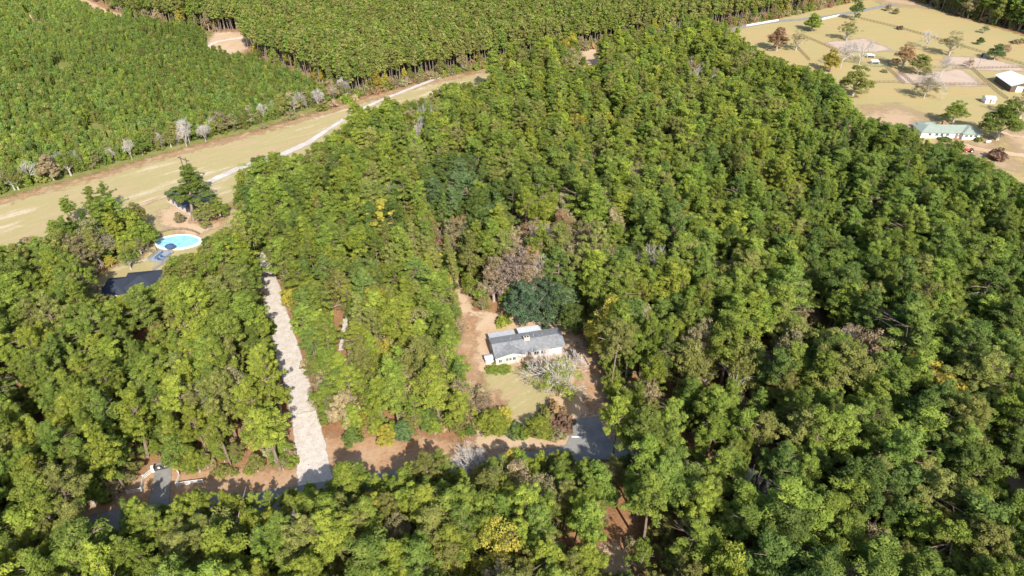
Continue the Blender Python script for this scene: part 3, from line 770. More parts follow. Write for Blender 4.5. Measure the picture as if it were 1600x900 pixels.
# low growth thickening the edges of the wood against the road, track, yards and lawns
P = hexgrid(-200, 200, 60, 330, 3.1, rs, .5)
P = P[(sdist(P, ABOVE) < -8) & (sdist(P, PAST) < -1)]
dn = np.max([sdist(P, q) for q in NOBASE[2:]], axis=0)
P = P[(dn > -11) & (dn < -.6)]
H2 = rs.uniform(2.2, 8, len(P)); R2 = H2 * rs.uniform(.28, .42, len(P))
ok = allowed(P[:, 0], P[:, 1], H2, R2, .6, .75, .6)
for i in np.nonzero(ok)[0]:
    if rr.random() < .35: continue
    q = rr.random(); u, v, _ = proj(P[i, 0], P[i, 1], 4)
    k = 'bush' if H2[i] < 3.6 else ('pine' if q < .2 else ('oak' if q < .75 else 'sparse'))
    WOOD.append(dict(k=k, x=P[i, 0], y=P[i, 1], H=H2[i] * (.7 if k == 'bush' else 1), R=R2[i] * 1.1, t=region_tint(u, v, rr) if q < .7 else rr.choice(['olive', 'khaki', 'green', 'tan', 'yellow', 'lime', 'rust'])))

# hedgerow of mixed trees along the far side of the power line clearing
hl = smooth(gp([(u, v - 5) for u, v in UP[1:7]]), 1)
seg = np.linalg.norm(np.diff(hl, axis=0), axis=1); cum = np.concatenate([[0], np.cumsum(seg)])
s = 0
while s < cum[-1]:
    j = min(np.searchsorted(cum, s, 'right') - 1, len(seg) - 1); f = (s - cum[j]) / seg[j]
    p = hl[j] * (1 - f) + hl[j + 1] * f + np.array([rr.uniform(-1.5, 1.5), rr.uniform(1, 9)])
    u, v, _ = proj(p[0], p[1], 5)
    greyish = 190 < u < 340 or 380 < u < 425 or 90 < u < 130 or u < 20
    k = rr.choice(['bare', 'bare', 'sparse', 'oak'] if greyish else ['oak', 'oak', 'sparse', 'bush', 'bare'])
    h = rr.uniform(7, 11.5)
    WOOD.append(dict(k=k, x=p[0], y=p[1], H=h if k != 'bush' else 4, R=h * rr.uniform(.3, .42) if k != 'bush' else 3, t=rr.choice(['khaki', 'olive', 'green', 'mid', 'olive', 'tan']), hedge=1))
    s += rr.uniform(1.8, 4.0)

def side(x, y, u, v):
    if sdist([(x, y)], POOLY)[0] > -14: return 'by the pool yard'
    if sdist([(x, y)], YARD)[0] > -9: return 'edging the house yard'
    if sdist([(x, y)], TRACK)[0] > -7: return 'by the gravel track'
    if sdist([(x, y)], ROAD)[0] > -8: return 'by the road'
    if v > 720: return 'in nearest woods'
    if u < 430: return 'left of the track'
    return 'in the woods'
fr = [w for w in WOOD if inframe(w['x'], w['y'], w['H'] * .75, w['R'])]
fr.sort(key=lambda w: -w['R'] / proj(w['x'], w['y'], w['H'] * .75)[2])
cnt = {}
for w in fr:
    cnt[w['k']] = cnt.get(w['k'], 0) + 1
    if cnt[w['k']] <= 298: w['own'] = True
stuffrows = {}
GRP = dict(pine='tall pines of the woodland', oak='broadleaf trees among the pines', sparse='thin leaved autumn trees in the woodland', bare='bare grey trees in the woodland', bush='bushes along the hedgerow')
for w in WOOD:
    if w.get('own'):
        u, v, wh = where(w['x'], w['y'], w['H'] * .8)
        tword = 'grey' if w['k'] == 'bare' else WORD[w['t']]
        sd_ = 'in the far hedgerow' if w.get('hedge') else side(w['x'], w['y'], u, v)
        sz_ = 'narrow' if w['R'] / w['H'] < (.185 if w['k'] == 'pine' else .27) else ('broad' if w['R'] / w['H'] > (.21 if w['k'] == 'pine' else .35) else '')
        lab = ('%s %s %s %s, %s' % (sz_, tword, SPECN[w['k']], sd_, wh)).strip()
        for alt in ('taller ', 'shorter '):
            if lab not in used: break
            lab = alt + lab
        used.add(lab)
        put_tree(w['k'], w['x'], w['y'], w['H'], w['R'], w['t'], lab, GRP[w['k']])
    else:
        k = w['k'] if w['k'] != 'bare' else 'sparse'
        L = LIB[k]; vi = rr.randrange(len(L)); q = L[vi]
        stuffrows.setdefault(k, []).append((w['x'], w['y'], rr.uniform(0, 6.28), w['R'] / q['R'], w['H'] / q['top'], vi, jitter_t(w['t'], rr, .1)))
scatter('woodland_pines', 'pine', stuffrows.get('pine', []), 'dense canopy of green pines filling the woodland behind the houses', 'woodland')
scatter('woodland_broadleaves', 'oak', stuffrows.get('oak', []), 'scattered broadleaf crowns in the far woodland', 'woodland')
scatter('woodland_thin_trees', 'sparse', stuffrows.get('sparse', []), 'scattered thin autumn crowns in the far woodland', 'woodland')

# undergrowth
rows = []
P = hexgrid(-420, 560, 180, 640, 2.6, rs, .5); dd = sdist(P, ABOVE); P = P[(dd > 0) & (dd < 9) & (sdist(P, YOUNG) < 0)]
for x, y in P:
    h = rr.uniform(.6, 2.0)
    rows.append((x, y, rr.uniform(0, 6.28), h * rr.uniform(.6, .9), h, rr.randrange(4), jitter_t(rr.choice(['khaki', 'olive', 'tan', 'green', 'rust']), rr, .15)))
P = hexgrid(-330, 420, 42, 560, 5.2, rs, .5)
P = P[(sdist(P, ABOVE) < -1) & (sdist(P, PAST) < 0)]
P = P[rs.uniform(size=len(P)) < .85]
ok = allowed(P[:, 0], P[:, 1], np.full(len(P), 2.0), np.full(len(P), 1.6), .5, .5, .5)
for x, y in P[ok]:
    h = rr.uniform(.5, 1.5)
    rows.append((x, y, rr.uniform(0, 6.28), h * rr.uniform(.7, 1.2), h, rr.randrange(4), jitter_t(rr.choice(['khaki', 'olive', 'tan', 'green', 'mid', 'rust']), rr, .15)))
scatter('undergrowth', 'bush', rows, 'low brown and green brush under the woodland pines', 'undergrowth')

# young plantation
P = hexgrid(-620, 60, 180, 860, 2.2, rs, .42)
P = P[(sdist(P, YOUNG) > 5)]
n1 = np.sin(P[:, 0] * .05 + 1) * np.sin(P[:, 1] * .037) + .6 * np.sin(P[:, 0] * .13 + P[:, 1] * .09)
P = P[(n1 < 1.30) & (rs.uniform(size=len(P)) < .96)]
thin = [gp(q) for q in ([(40, 22), (58, 22), (60, 46), (44, 46)], [(140, 98), (205, 84), (208, 90), (150, 104)], [(-10, 116), (60, 118), (60, 128), (-10, 132)], [(250, 106), (264, 106), (268, 136), (260, 136)],
        [(278, 128), (292, 130), (312, 168), (300, 168)], [(378, 130), (396, 134), (398, 144), (382, 142)], [(72, 142), (100, 140), (100, 150), (76, 152)], [(248, 160), (260, 162), (258, 178), (248, 174)], [(230, 52), (300, 58), (280, 72), (220, 66)])]
for q in thin: P = P[(sdist(P, q) < 0) | (rs.uniform(size=len(P)) < .18)]
n2 = np.sin(P[:, 0] * .021 + 2) * np.cos(P[:, 1] * .017 + P[:, 0] * .006)
ok = allowed(P[:, 0], P[:, 1], np.full(len(P), 4.5), np.full(len(P), 1.3), .5, .9)
rows = []
for (x, y), g2 in zip(P[ok], n2[ok]):
    h = rr.uniform(.6, 1.3) * (1 + .14 * g2)
    t = rr.choice(['vivid', 'vivid', 'vivid', 'green', 'green', 'mid', 'olive'])
    rows.append((x, y, rr.uniform(0, 6.28), h * rr.uniform(.62, .92), h * 1.1, rr.randrange(4), tuple(c * (1 + .12 * g2) for c in jitter_t(t, rr, .16))))
scatter('young_pine_plantation', 'young', rows, 'bright green plantation of short young pines beyond the mown clearing', 'plantation')
# mature plantation and far woods
P = hexgrid(-620, 800, 230, 960, 3.3, rs, .25)
dA = sdist(P, ABOVE); 
farwood = gp([(1424, -14), (1436, 2), (1480, 19), (1600, 53), (1800, 116), (2300, 260), (2600, 260), (2600, -100), (1600, -100)])
keep = ((dA > 3) | (sdist(P, farwood) > 1)) & (sdist(P, YOUNG) < -2)
P = P[keep]
P = P[(P[:, 1] < 640) | (rs.uniform(size=len(P)) < .55)]
clr = np.ones(len(P), bool)
for c in (CLEAR[8], CLEAR[20], CLEAR[21]):
    for f in (0, 9, 13):
        u, v, z = proj(P[:, 0], P[:, 1], f)
        clr &= sdist(np.stack([u, v], 1), c) < -2
P = P[clr]
fw = sdist(P, farwood) > 0
rows = []
for (x, y), f in zip(P, fw):
    h = rr.uniform(.86, 1.12) * (1.0 if not f else 1.1)
    t = rr.choice(['olive', 'green', 'olive', 'mid', 'olive']) if not f else rr.choice(['mid', 'deep', 'green'])
    rows.append((x, y, rr.uniform(0, 6.28), h * rr.uniform(.95, 1.2) * (1.45 if f else 1), h, rr.randrange(5), jitter_t(t, rr, .1)))
edge = []
DW, DA, DY = sdist(P, farwood), sdist(P, ABOVE), -sdist(P, YOUNG)
for (x, y), f, w1, w2, w3 in zip(P, fw, DW, DA, DY):
    d_ = w1 if f else min(w2, w3)
    if f and d_ < 34 and rr.random() < .5:
        h = rr.uniform(10, 17); vi = rr.randrange(5); q = LIB['oak'][vi]
        edge.append((x, y, rr.uniform(0, 6.28), h * .34 / q['R'], h / q['top'], vi, jitter_t(rr.choice(['mid', 'deep', 'deep', 'olive', 'khaki']), rr, .12)))
    elif not f and d_ < 9 and rr.random() < .42:
        h = rr.uniform(4, 12); vi = rr.randrange(5); q = LIB['oak'][vi]
        edge.append((x, y - 1.5, rr.uniform(0, 6.28), h * .27 / q['R'], h / q['top'], vi, jitter_t(rr.choice(['olive', 'khaki', 'green', 'tan', 'yellow']), rr, .12)))
scatter('far_woodland_edge', 'oak', edge, 'mixed broadleaf trees along the edges of the far woods', 'woodland')
scatter('mature_pine_plantation', 'planted', rows, 'even rows of tall planted pines filling the background', 'plantation')
print('COUNTS', cnt, {k: len(v) for k, v in stuffrows.items()}, 'planted', len(rows))
#STAGE2
# ---------------------------------------------------------------- building materials
M_BRICKW = simple('painted brick', (0.55, 0.455, 0.395), 0.9, 0.08, 3)
M_WHITE = simple('white paint', (0.78, 0.77, 0.74), 0.6, 0.03, 2)
M_SHINGLE = simple('grey shingles', (0.215, 0.22, 0.228), 0.9, 0.28, 1.3)
M_DARKROOF = simple('dark slate shingles', (0.035, 0.042, 0.06), 0.85, 0.2, 2.2)
M_GREENROOF = simple('pale green metal roof', (0.255, 0.295, 0.245), 0.5, 0.10, 0.8)
M_WMETAL = simple('white metal roof', (0.56, 0.58, 0.61), 0.45, 0.05, 0.5)
M_GMETAL = simple('grey metal roof', (0.42, 0.44, 0.46), 0.5, 0.12, 1.2)
M_NAVY = simple('navy metal roof', (0.05, 0.065, 0.10), 0.5, 0.12, 0.8)
M_GLASS = simple('window glass', (0.03, 0.035, 0.045), 0.12, 0.2, 1, spec=0.6)
M_WOOD = simple('weathered timber', (0.20, 0.145, 0.10), 0.95, 0.25, 3)
M_GREYWOOD = simple('grey timber', (0.30, 0.29, 0.28), 0.9, 0.2, 3)
M_BRICKR = simple('red brick', (0.30, 0.15, 0.10), 0.95, 0.2, 4)
M_CONC = simple('pale concrete', (0.50, 0.45, 0.41), 0.9, 0.1, 1.5)
M_BLACK = simple('black iron', (0.03, 0.03, 0.035), 0.5, 0.2, 2)
M_REDP = simple('faded red paint', (0.42, 0.09, 0.05), 0.5, 0.1, 2)
M_RUBBER = simple('tyre rubber', (0.025, 0.025, 0.025), 0.9, 0.2, 4)
M_POLE = simple('bleached pole timber', (0.48, 0.44, 0.39), 0.9, 0.15, 3)
M_TARPOLE_SHADE = simple('creosoted pole and barn shade', (0.12, 0.085, 0.06), 0.9, 0.2, 3)
M_STONE = simple('rubble stone', (0.42, 0.37, 0.33), 0.95, 0.25, 2)
M_CANVAS = simple('blue canvas', (0.05, 0.09, 0.20), 0.8, 0.1, 2)
M_DECK = simple('blue grey decking', (0.26, 0.31, 0.37), 0.8, 0.12, 3)
m, nt, N, L = nmat('pool water')
b = N('ShaderNodeBsdfPrincipled'); b.inputs['Roughness'].default_value = 0.06
L(ramp(nt, noise(nt, 0.5, 3), [(0.3, (0.20, 0.48, 0.55)), (0.7, (0.34, 0.60, 0.64))]), b.inputs['Base Color'])
bp = N('ShaderNodeBump'); bp.inputs['Strength'].default_value = 0.15; L(noise(nt, 3, 2), bp.inputs['Height']); L(bp.outputs[0], b.inputs['Normal'])
out(nt, b.outputs[0]); M_WATER = m

def frame_of(A, B):
    d = B - A; return float(np.hypot(*d)), math.atan2(d[1], d[0])
def slab(mb, q, t):
    """roof slab from 3 or 4 corner points, thickness t downwards"""
    n = len(q); lo = [(x, y, z - t) for x, y, z in q]
    mb.add(list(q) + lo, [tuple(range(n)), tuple(range(2 * n - 1, n - 1, -1))] + [(i, n + i, n + (i + 1) % n, (i + 1) % n) for i in range(n)])
def opening(parent, kind, x, y, z, w, h, face='-y', mat=None):
    """window or door: frame proud of the wall, pane set in it"""
    d = .06
    f = MB(); p = MB(); t = .09
    def bx(m, a0, c0, a1, c1, o0, o1):
        if face == '-y': m.box(a0, y - o1, c0, a1, y - o0, c1)
        elif face == '+y': m.box(a0, y + o0, c0, a1, y + o1, c1)
        elif face == '-x': m.box(y - o1, a0, c0, y - o0, a1, c1)
        else: m.box(y + o0, a0, c0, y + o1, a1, c1)
    bx(f, x - w / 2 - t, z + h, x + w / 2 + t, z + h + t, .005, d); bx(f, x - w / 2 - t, z - t, x + w / 2 + t, z, .005, d)
    bx(f, x - w / 2 - t, z, x - w / 2, z + h, .005, d); bx(f, x + w / 2, z, x + w / 2 + t, z + h, .005, d)
    if kind == 'window': bx(f, x - .03, z, x + .03, z + h, .005, d)
    fo = f.build(kind, M_WHITE, parent)
    bx(p, x - w / 2, z, x + w / 2, z + h, .002, .035)
    p.build('pane' if kind == 'window' else 'door_leaf', mat or (M_GLASS if kind == 'window' else M_WOOD), fo)
def gable_body(mb, x0, y0, x1, y1, h, rise, axis='x', rx=None):
    if axis == 'x':
        ym = (y0 + y1) / 2
        v = [(x0, y0, 0), (x1, y0, 0), (x1, y1, 0), (x0, y1, 0), (x0, y0, h), (x1, y0, h), (x1, y1, h), (x0, y1, h), (x0, ym, h + rise), (x1, ym, h + rise)]
        f = [(0, 1, 5, 4), (2, 3, 7, 6), (1, 2, 6, 9, 5), (3, 0, 4, 8, 7), (4, 5, 9, 8), (6, 7, 8, 9)]
    else:
        xm = (x0 + x1) / 2 if rx is None else rx
        v = [(x0, y0, 0), (x1, y0, 0), (x1, y1, 0), (x0, y1, 0), (x0, y0, h), (x1, y0, h), (x1, y1, h), (x0, y1, h), (xm, y0, h + rise), (xm, y1, h + rise)]
        f = [(0, 1, 5, 8, 4), (1, 2, 6, 5), (2, 3, 7, 9, 6), (3, 0, 4, 7), (5, 6, 9, 8), (7, 4, 8, 9)]
    mb.add(v, f)

# ---------------------------------------------------------------- grey roofed brick house
A = np.array((-4.2, 133.65)); Lh, ang = 18.7, R(13.8)
D = 7.9
print('house', Lh, math.degrees(ang))
h1 = empty('brick_house', (A[0], A[1], 0.1), ang, 'long pale brick house with a grey shingle roof in the sandy yard', 'house')
wx = Lh * .40; ax_ = Lh * .235
w_ = MB(); gable_body(w_, 0.02, .9, Lh, D, 2.75, 1.05); gable_body(w_, 0, 0, wx, D * .55, 2.7, .95, 'y', ax_)
w_.build('wall', M_BRICKW, h1)
r_ = MB(); o_ = .55; ym = (.9 + D) / 2; zr = 2.75 + 1.05 + .12; sl = 1.05 / ((D - .9) / 2); ze = 2.75 + .12 - o_ * sl
slab(r_, [(-.2, .9 - o_, ze), (Lh + .5, .9 - o_, ze), (Lh + .5, ym, zr), (-.2, ym, zr)], .14)
slab(r_, [(-.2, ym, zr), (Lh + .5, ym, zr), (Lh + .5, D + o_, ze), (-.2, D + o_, ze)], .14)
zg = 2.7 + .95 + .16; s1 = .95 / ax_; s2 = .95 / (wx - ax_); yb = .9 + (zg - 2.87) / sl
slab(r_, [(-.25, -.5, zg - (ax_ + .25) * s1), (ax_, -.5, zg), (ax_, yb + .4, zg), (-.25, 3.4, zg - (ax_ + .25) * s1)], .14)
slab(r_, [(ax_, -.5, zg), (wx + .5, -.5, zg - (wx + .5 - ax_) * s2), (wx + .5, 2.4, zg - (wx + .5 - ax_) * s2), (ax_, yb + .4, zg)], .14)
rf = r_.build('roof', M_SHINGLE, h1)
c_ = MB(); cx, cy = Lh * .50, ym - .2; c_.box(cx - .75, cy - .45, zr - .8, cx + .75, cy + .45, zr + .75); c_.box(cx - .82, cy - .52, zr + .65, cx + .82, cy + .52, zr + .78)
ch = c_.build('chimney', M_BRICKW, rf)
for dx_ in (-.35, .35):
    c_ = MB(); c_.box(cx + dx_ - .2, cy - .2, zr + .78, cx + dx_ + .2, cy + .2, zr + 1.0); link('vent', c_.mesh('vent', M_BLACK), rf)
for px_ in (Lh * .28, Lh * .62, Lh * .75):
    c_ = MB(); c_.tube((px_, ym + 1.2, zr - .8), (px_, ym + 1.2, zr + .1), .08, .08, 6); link('vent_pipe', c_.mesh('vent_pipe', M_GMETAL), rf)
tr_ = MB(); tr_.beam((-.25, -.52, zg - (ax_ + .25) * s1 - .12), (ax_, -.52, zg - .12), .05, .2); tr_.beam((ax_, -.52, zg - .12), (wx + .5, -.52, zg - (wx + .5 - ax_) * s2 - .12), .05, .2)
tr_.build('fascia', M_WHITE, h1)
for xx in (.11, .37, .46, .61): opening(h1, 'window', wx * (xx + .05), 0, 1.0 if xx < .3 else 1.15, .75, 1.05)
for xx in (.60, .70, .90): opening(h1, 'window', Lh * xx, .9, .95, 1.3, 1.1)
opening(h1, 'door', Lh * .50, .9, .1, 1.0, 2.05)
opening(h1, 'window', 5.0, 0.02, .95, 1.0, 1.1, '-x')
gd = MB(); gd.box(Lh * .78, .8, .05, Lh * .96, .895, 2.2); gd.build('garage_door', M_WHITE, h1)
def lean(x0, x1, y0, y1, z0, z1, name, mat):
    m = MB(); slab(m, [(x0, y0, z0), (x1, y0, z0), (x1, y1, z1), (x0, y1, z1)], .08)
    n = int((x1 - x0) / .7)
    for i in range(n + 1):
        xx = x0 + (x1 - x0) * i / n
        m.beam((xx, y0, z0 + .03), (xx, y1, z1 + .03), .07, .06)
    o = m.build(name, mat, h1)
    p = MB()
    for xx in (x0 + .2, x1 - .2): p.box(xx - .06, y1 - .3, 0, xx + .06, y1 - .18, z1 - .1)
    link('post', p.mesh('post', M_WHITE), o)
lean(.2, Lh * .37, D + .6, D + 3.3, 2.35, 2.1, 'porch_roof', M_GMETAL)
lean(Lh * .45, Lh * .78, D + .6, D + 3.6, 2.35, 2.1, 'patio_roof', M_WMETAL)
pt = MB(); pt.box(Lh * .40, D + .02, -.05, Lh * .98, D + 5.6, .06); pt.build('patio_slab', M_CONC, h1)
st = empty('front_steps', (A[0], A[1], 0.1), ang, 'brown wooden front steps and landing against the pale brick house', 'steps')
for k in range(4):
    m = MB(); m.box(wx - .6, -1.0 - k * .42, 0, wx + 1.2, -.6 - k * .42, .75 - k * .18); m.build('step', M_BRICKR, st)
m = MB(); m.box(wx + .0, -.58, 0, wx + 2.6, .85, .78); m.build('landing', M_WOOD, st)
for sx in (-.65, 1.25):
    m = MB(); m.beam((wx + sx, -.6, 1.6), (wx + sx, -2.4, .95), .07, .07)
    for q in (-.6, -1.5, -2.4): m.box(wx + sx - .04, q - .04, 0, wx + sx + .04, q + .04, 1.6 - (-.6 - q) * .36)
    m.build('handrail', M_WOOD, st)
# small white shed against the left wall
c = at(763, 569)
us = empty('utility_shed', (A[0] - 1.9, A[1] + 1.9, .1), ang, 'small white and grey metal shed against the left end of the brick house', 'shed')
m = MB(); gable_body(m, -1.1, -.9, 1.2, .9, 1.6, .3); m.build('wall', M_GMETAL, us)
m = MB(); slab(m, [(-1.2, -1.0, 1.6), (1.3, -1.0, 1.6), (1.3, 0, 1.95), (-1.2, 0, 1.95)], .06); slab(m, [(-1.2, 0, 1.95), (1.3, 0, 1.95), (1.3, 1.0, 1.6), (-1.2, 1.0, 1.6)], .06); m.build('roof', M_WMETAL, us)
m = MB(); m.box(-.4, -.96, .05, .35, -.905, 1.5); m.build('door', M_WHITE, us)

# ---------------------------------------------------------------- fences
def fence(name, pts, H, rails, mat, label, gap=2.4, post=.14, rh=.13, group=None, z=0.05, square=False):
    P_ = [np.array(p) for p in pts]
    root = empty(name, (P_[0][0], P_[0][1], z), 0, label, 'fence', group)
    pm = MB(); pm.box(-post / 2, -post / 2, 0, post / 2, post / 2, H + .05); pmesh = pm.mesh('post', mat)
    for a, b in zip(P_[:-1], P_[1:]):
        Ls, an = frame_of(a, b); n = max(1, int(round(Ls / gap))); st_ = Ls / n
        rm = MB(); rm.box(.02, -.025, -rh / 2, st_ - .02, .025, rh / 2); rmesh = rm.mesh('rail', mat)
        off = np.array([math.sin(an), -math.cos(an)]) * (post / 2 + .028)
        for i in range(n):
            q = a + (b - a) * i / n - P_[0]
            link('post', pmesh, root, (q[0], q[1], 0), an)
            for k in range(rails):
                link('rail', rmesh, root, (q[0] + off[0], q[1] + off[1], H * (k + .8) / (rails + .1)), an)
    q = P_[-1] - P_[0]; link('post', pmesh, root, (q[0], q[1], 0), 0)
    return root
def fp(pts): return [at(u, v) for u, v in pts]
fence('pasture_fence', fp([(1255, 57), (1280, 68), (1304, 79), (1345, 96)]), 1.35, 3, M_WOOD, 'brown rail fence slanting down from the grey oak to the bare trees')
fence('pasture_fence', fp([(1243, 72), (1265, 95)]), 1.35, 3, M_WOOD, 'short brown rail fence below the leaning grey tree near the woods')
fence('pasture_fence', fp([(1345, 30), (1407, 45), (1475, 65), (1525, 80), (1600, 102), (1640, 112)]), 1.35, 3, M_WOOD, 'long brown rail fence crossing the far pasture to the right edge')
fence('pasture_fence', fp([(1345, 130), (1395, 129.5), (1413, 131)]), 1.35, 3, M_WOOD, 'pale rail fence running level between the green oak and the lane')
fence('pasture_fence', fp([(1440, 132), (1484, 132.5), (1542, 133)]), 1.35, 3, M_WOOD, 'level rail fence along the near side of the sandy paddock')
fence('pasture_fence', fp([(1384, 105), (1413, 131)]), 1.35, 3, M_WOOD, 'left rail fence of the narrow lane below the autumn oak')
fence('pasture_fence', fp([(1405, 113), (1428, 133), (1440, 132)]), 1.35, 3, M_WOOD, 'right rail fence of the narrow lane below the autumn oak')
fence('pasture_fence', fp([(1519, 108), (1558, 144), (1574, 156)]), 1.35, 3, M_WOOD, 'rail fence slanting down beside the white roofed barn')
fence('pasture_fence', fp([(1425, 106), (1480, 107), (1519, 108), (1600, 106), (1640, 105)]), 1.35, 3, M_WOOD, 'level rail fence behind the barn between the two sandy paddocks')

# white entrance fences and iron gate
fence('white_fence', fp([(318.5, 755.5), (277, 761)]), 1.3, 3, M_WHITE, 'white three rail fence right of the gated driveway', 3.0, .17, .16)
fence('white_fence', fp([(277, 760), (281, 744), (271, 732)]), 1.3, 3, M_WHITE, 'white fence wing curving up to the right gate post', 3.0, .17, .16)
fence('white_fence', fp([(200, 772), (222, 768)]), 1.3, 3, M_WHITE, 'short white rail fence left of the gated driveway', 3.0, .17, .16)
fence('white_fence', fp([(222, 767), (225, 749), (239, 738)]), 1.3, 3, M_WHITE, 'white fence wing leading up to the left gate post', 3.0, .17, .16)
a, b = at(241, 738), at(270, 731)
Lg, ag = frame_of(a, b)
gt = empty('driveway_gate', (a[0], a[1], .2), ag, 'black iron driveway gate with two white emblems between white posts', 'gate')
for xx in (0, Lg):
    m = MB(); m.box(xx - .2, -.2, 0, xx + .2, .2, 1.7); m.box(xx - .26, -.26, 1.7, xx + .26, .26, 1.82); m.build('gate_post', M_WHITE, gt)
for s_ in (0, 1):
    x0 = .25 + s_ * (Lg / 2 - .25); x1 = x0 + Lg / 2 - .3
    m = MB(); m.box(x0, -.03, .15, x1, .03, .22); m.box(x0, -.03, 1.3, x1, .03, 1.37); m.box(x0, -.03, .22, x0 + .07, .03, 1.3); m.box(x1 - .07, -.03, .22, x1, .03, 1.3)
    lf = m.build('gate_leaf', M_BLACK, gt)
    bm_ = MB(); bm_.box(-.02, -.015, .22, .02, .015, 1.3 + 0.0); bme = bm_.mesh('bar', M_BLACK)
    for i in range(11): link('bar', bme, lf, (x0 + (x1 - x0) * (i + .5) / 11, 0, 0))
    xm = x0 + (x1 - x0) * (.62 if s_ == 0 else .42)
    m = MB(); m.prism([(xm + .28 * math.cos(t_), 0.9 + .28 * math.sin(t_)) for t_ in np.linspace(0, 5.5, 8)], -.03, .03)
    m.v = [(x, -z - .045, y) for x, y, z in m.v]
    m.build('emblem', M_WHITE, lf)

# ---------------------------------------------------------------- pool, deck, umbrella, fence
pc = at(278, 379); rx = float(np.hypot(*(at(241, 379) - pc))); ry = float(np.hypot(*(at(278, 367.5) - pc)))
print('pool', rx, ry)
pool = empty('swimming_pool', (pc[0], pc[1], .08), 0, 'oval swimming pool of turquoise water with a wide white deck ring', 'pool')
def ring(r1x, r1y, r2x, r2y, z0, z1, n=48):
    m = MB(); vs = []
    for i in range(n):
        t_ = 2 * math.pi * i / n; c_, s_ = math.cos(t_), math.sin(t_)
        sq = 1 + .05 * math.cos(2 * t_)
        vs += [(r1x * c_ * sq, r1y * s_, z0), (r1x * c_ * sq, r1y * s_, z1), (r2x * c_ * sq, r2y * s_, z1), (r2x * c_ * sq, r2y * s_, z0)]
    fs = []
    for i in range(n):
        j = (i + 1) % n
        for k in range(4): fs.append((4 * i + k, 4 * i + (k + 1) % 4, 4 * j + (k + 1) % 4, 4 * j + k))
    return m.add(vs, fs)
ring(rx * .96, ry * .94, rx * .84, ry * .80, -.02, .32).build('coping', M_WHITE, pool)
m = MB(); m.prism([(rx * .86 * math.cos(t_) * (1 + .05 * math.cos(2 * t_)), ry * .82 * math.sin(t_)) for t_ in np.linspace(0, 2 * math.pi, 48, endpoint=False)], -.02, .22); m.build('water', M_WATER, pool)
m = MB(); lx = rx * .55
for q in (-.25, .25): m.tube((lx, -ry * .72 + q, .3), (lx, -ry * .72 + q, 1.1), .035, .035, 6)
for q in range(3): m.tube((lx, -ry * .72 - .25, .45 + .25 * q), (lx, -ry * .72 + .25, .45 + .25 * q), .03, .03, 5)
m.build('ladder', M_GMETAL, pool)
um = at(268, 393)
ub = empty('pool_umbrella', (um[0], um[1], .1), .3, 'dark blue canvas umbrella standing at the near side of the pool', 'umbrella')
m = MB(); m.tube((0, 0, 0), (0, 0, 2.7), .04, .04, 6); m.build('pole', M_WHITE, ub)
m = MB(); n = 8
vs = [(0, 0, 2.75)] + [(1.6 * math.cos(2 * math.pi * i / n), 1.6 * math.sin(2 * math.pi * i / n), 2.1) for i in range(n)] + [(1.6 * math.cos(2 * math.pi * i / n), 1.6 * math.sin(2 * math.pi * i / n), 1.92) for i in range(n)]
m.add(vs, [(0, 1 + i, 1 + (i + 1) % n) for i in range(n)] + [(1 + i, 1 + n + i, 1 + n + (i + 1) % n, 1 + (i + 1) % n) for i in range(n)]); m.build('canopy', M_CANVAS, ub)
dk = gp([(235, 404), (252, 390), (264, 393), (266, 403), (257, 413), (240, 411)])
d0 = dk.mean(0); dang = frame_of(at(237, 402), at(252, 389))[1]
deck = empty('pool_deck', (d0[0], d0[1], .1), dang, 'blue grey timber deck with railings below the left end of the pool', 'deck')
bm_ = MB(); bm_.box(-3.2, -.13, .42, 3.2, .13, .5); bme = bm_.mesh('board', M_DECK)
for i in range(17): link('board', bme, deck, (0.25 * math.sin(i * 2.1), -2.3 + i * .285, 0))
m = MB(); m.box(-3.0, -2.3, 0, 3.0, 2.3, .415); m.build('deck_base', M_GREYWOOD, deck)
for yy, x0, x1 in ((2.42, -3.1, 2.8), (.5, -2.4, 1.9), (-2.42, -3.1, 1.6)):
    m = MB(); m.box(x0, yy - .06, 1.25, x1, yy + .06, 1.37)
    for q in np.linspace(x0 + .1, x1 - .1, 9): m.box(q - .05, yy - .04, .5, q + .05, yy + .04, 1.25)
    m.build('railing', M_CANVAS if yy > 0 else M_DECK, deck)
for q in (-2.2, -.6):
    m = MB(); m.box(q - .4, -1.9, .7, q + .4, -.6, .82); m.box(q - .4, -.6, .8, q + .4, -.5, 1.25)
    for a_ in (-.34, .34):
        for b_ in (-1.8, -.7): m.box(q + a_ - .03, b_ - .03, .5, q + a_ + .03, b_ + .03, .7)
    e = empty('lounge_chair', (d0[0], d0[1], .1), dang, ['dark lounge chair at the outer end of the pool deck', 'dark lounge chair at the middle of the pool deck'][q > -1], 'lounge chair')
    m.build('frame', M_CANVAS, e)
fence('pool_fence', [tuple(p) for p in smooth(gp([(245, 392), (239.5, 381), (244, 370), (258, 362), (278, 359), (298, 361), (312, 367)]), 1)], 1.2, 3, M_WOOD, 'low brown fence curving round the back of the swimming pool', 1.7, .10, .10)
fence('garden_fence', fp([(266, 406), (240, 425)]), 1.3, 4, M_GREYWOOD, 'grey timber fence from the pool deck down to the dark roofed house', 2.0, .12, .2)

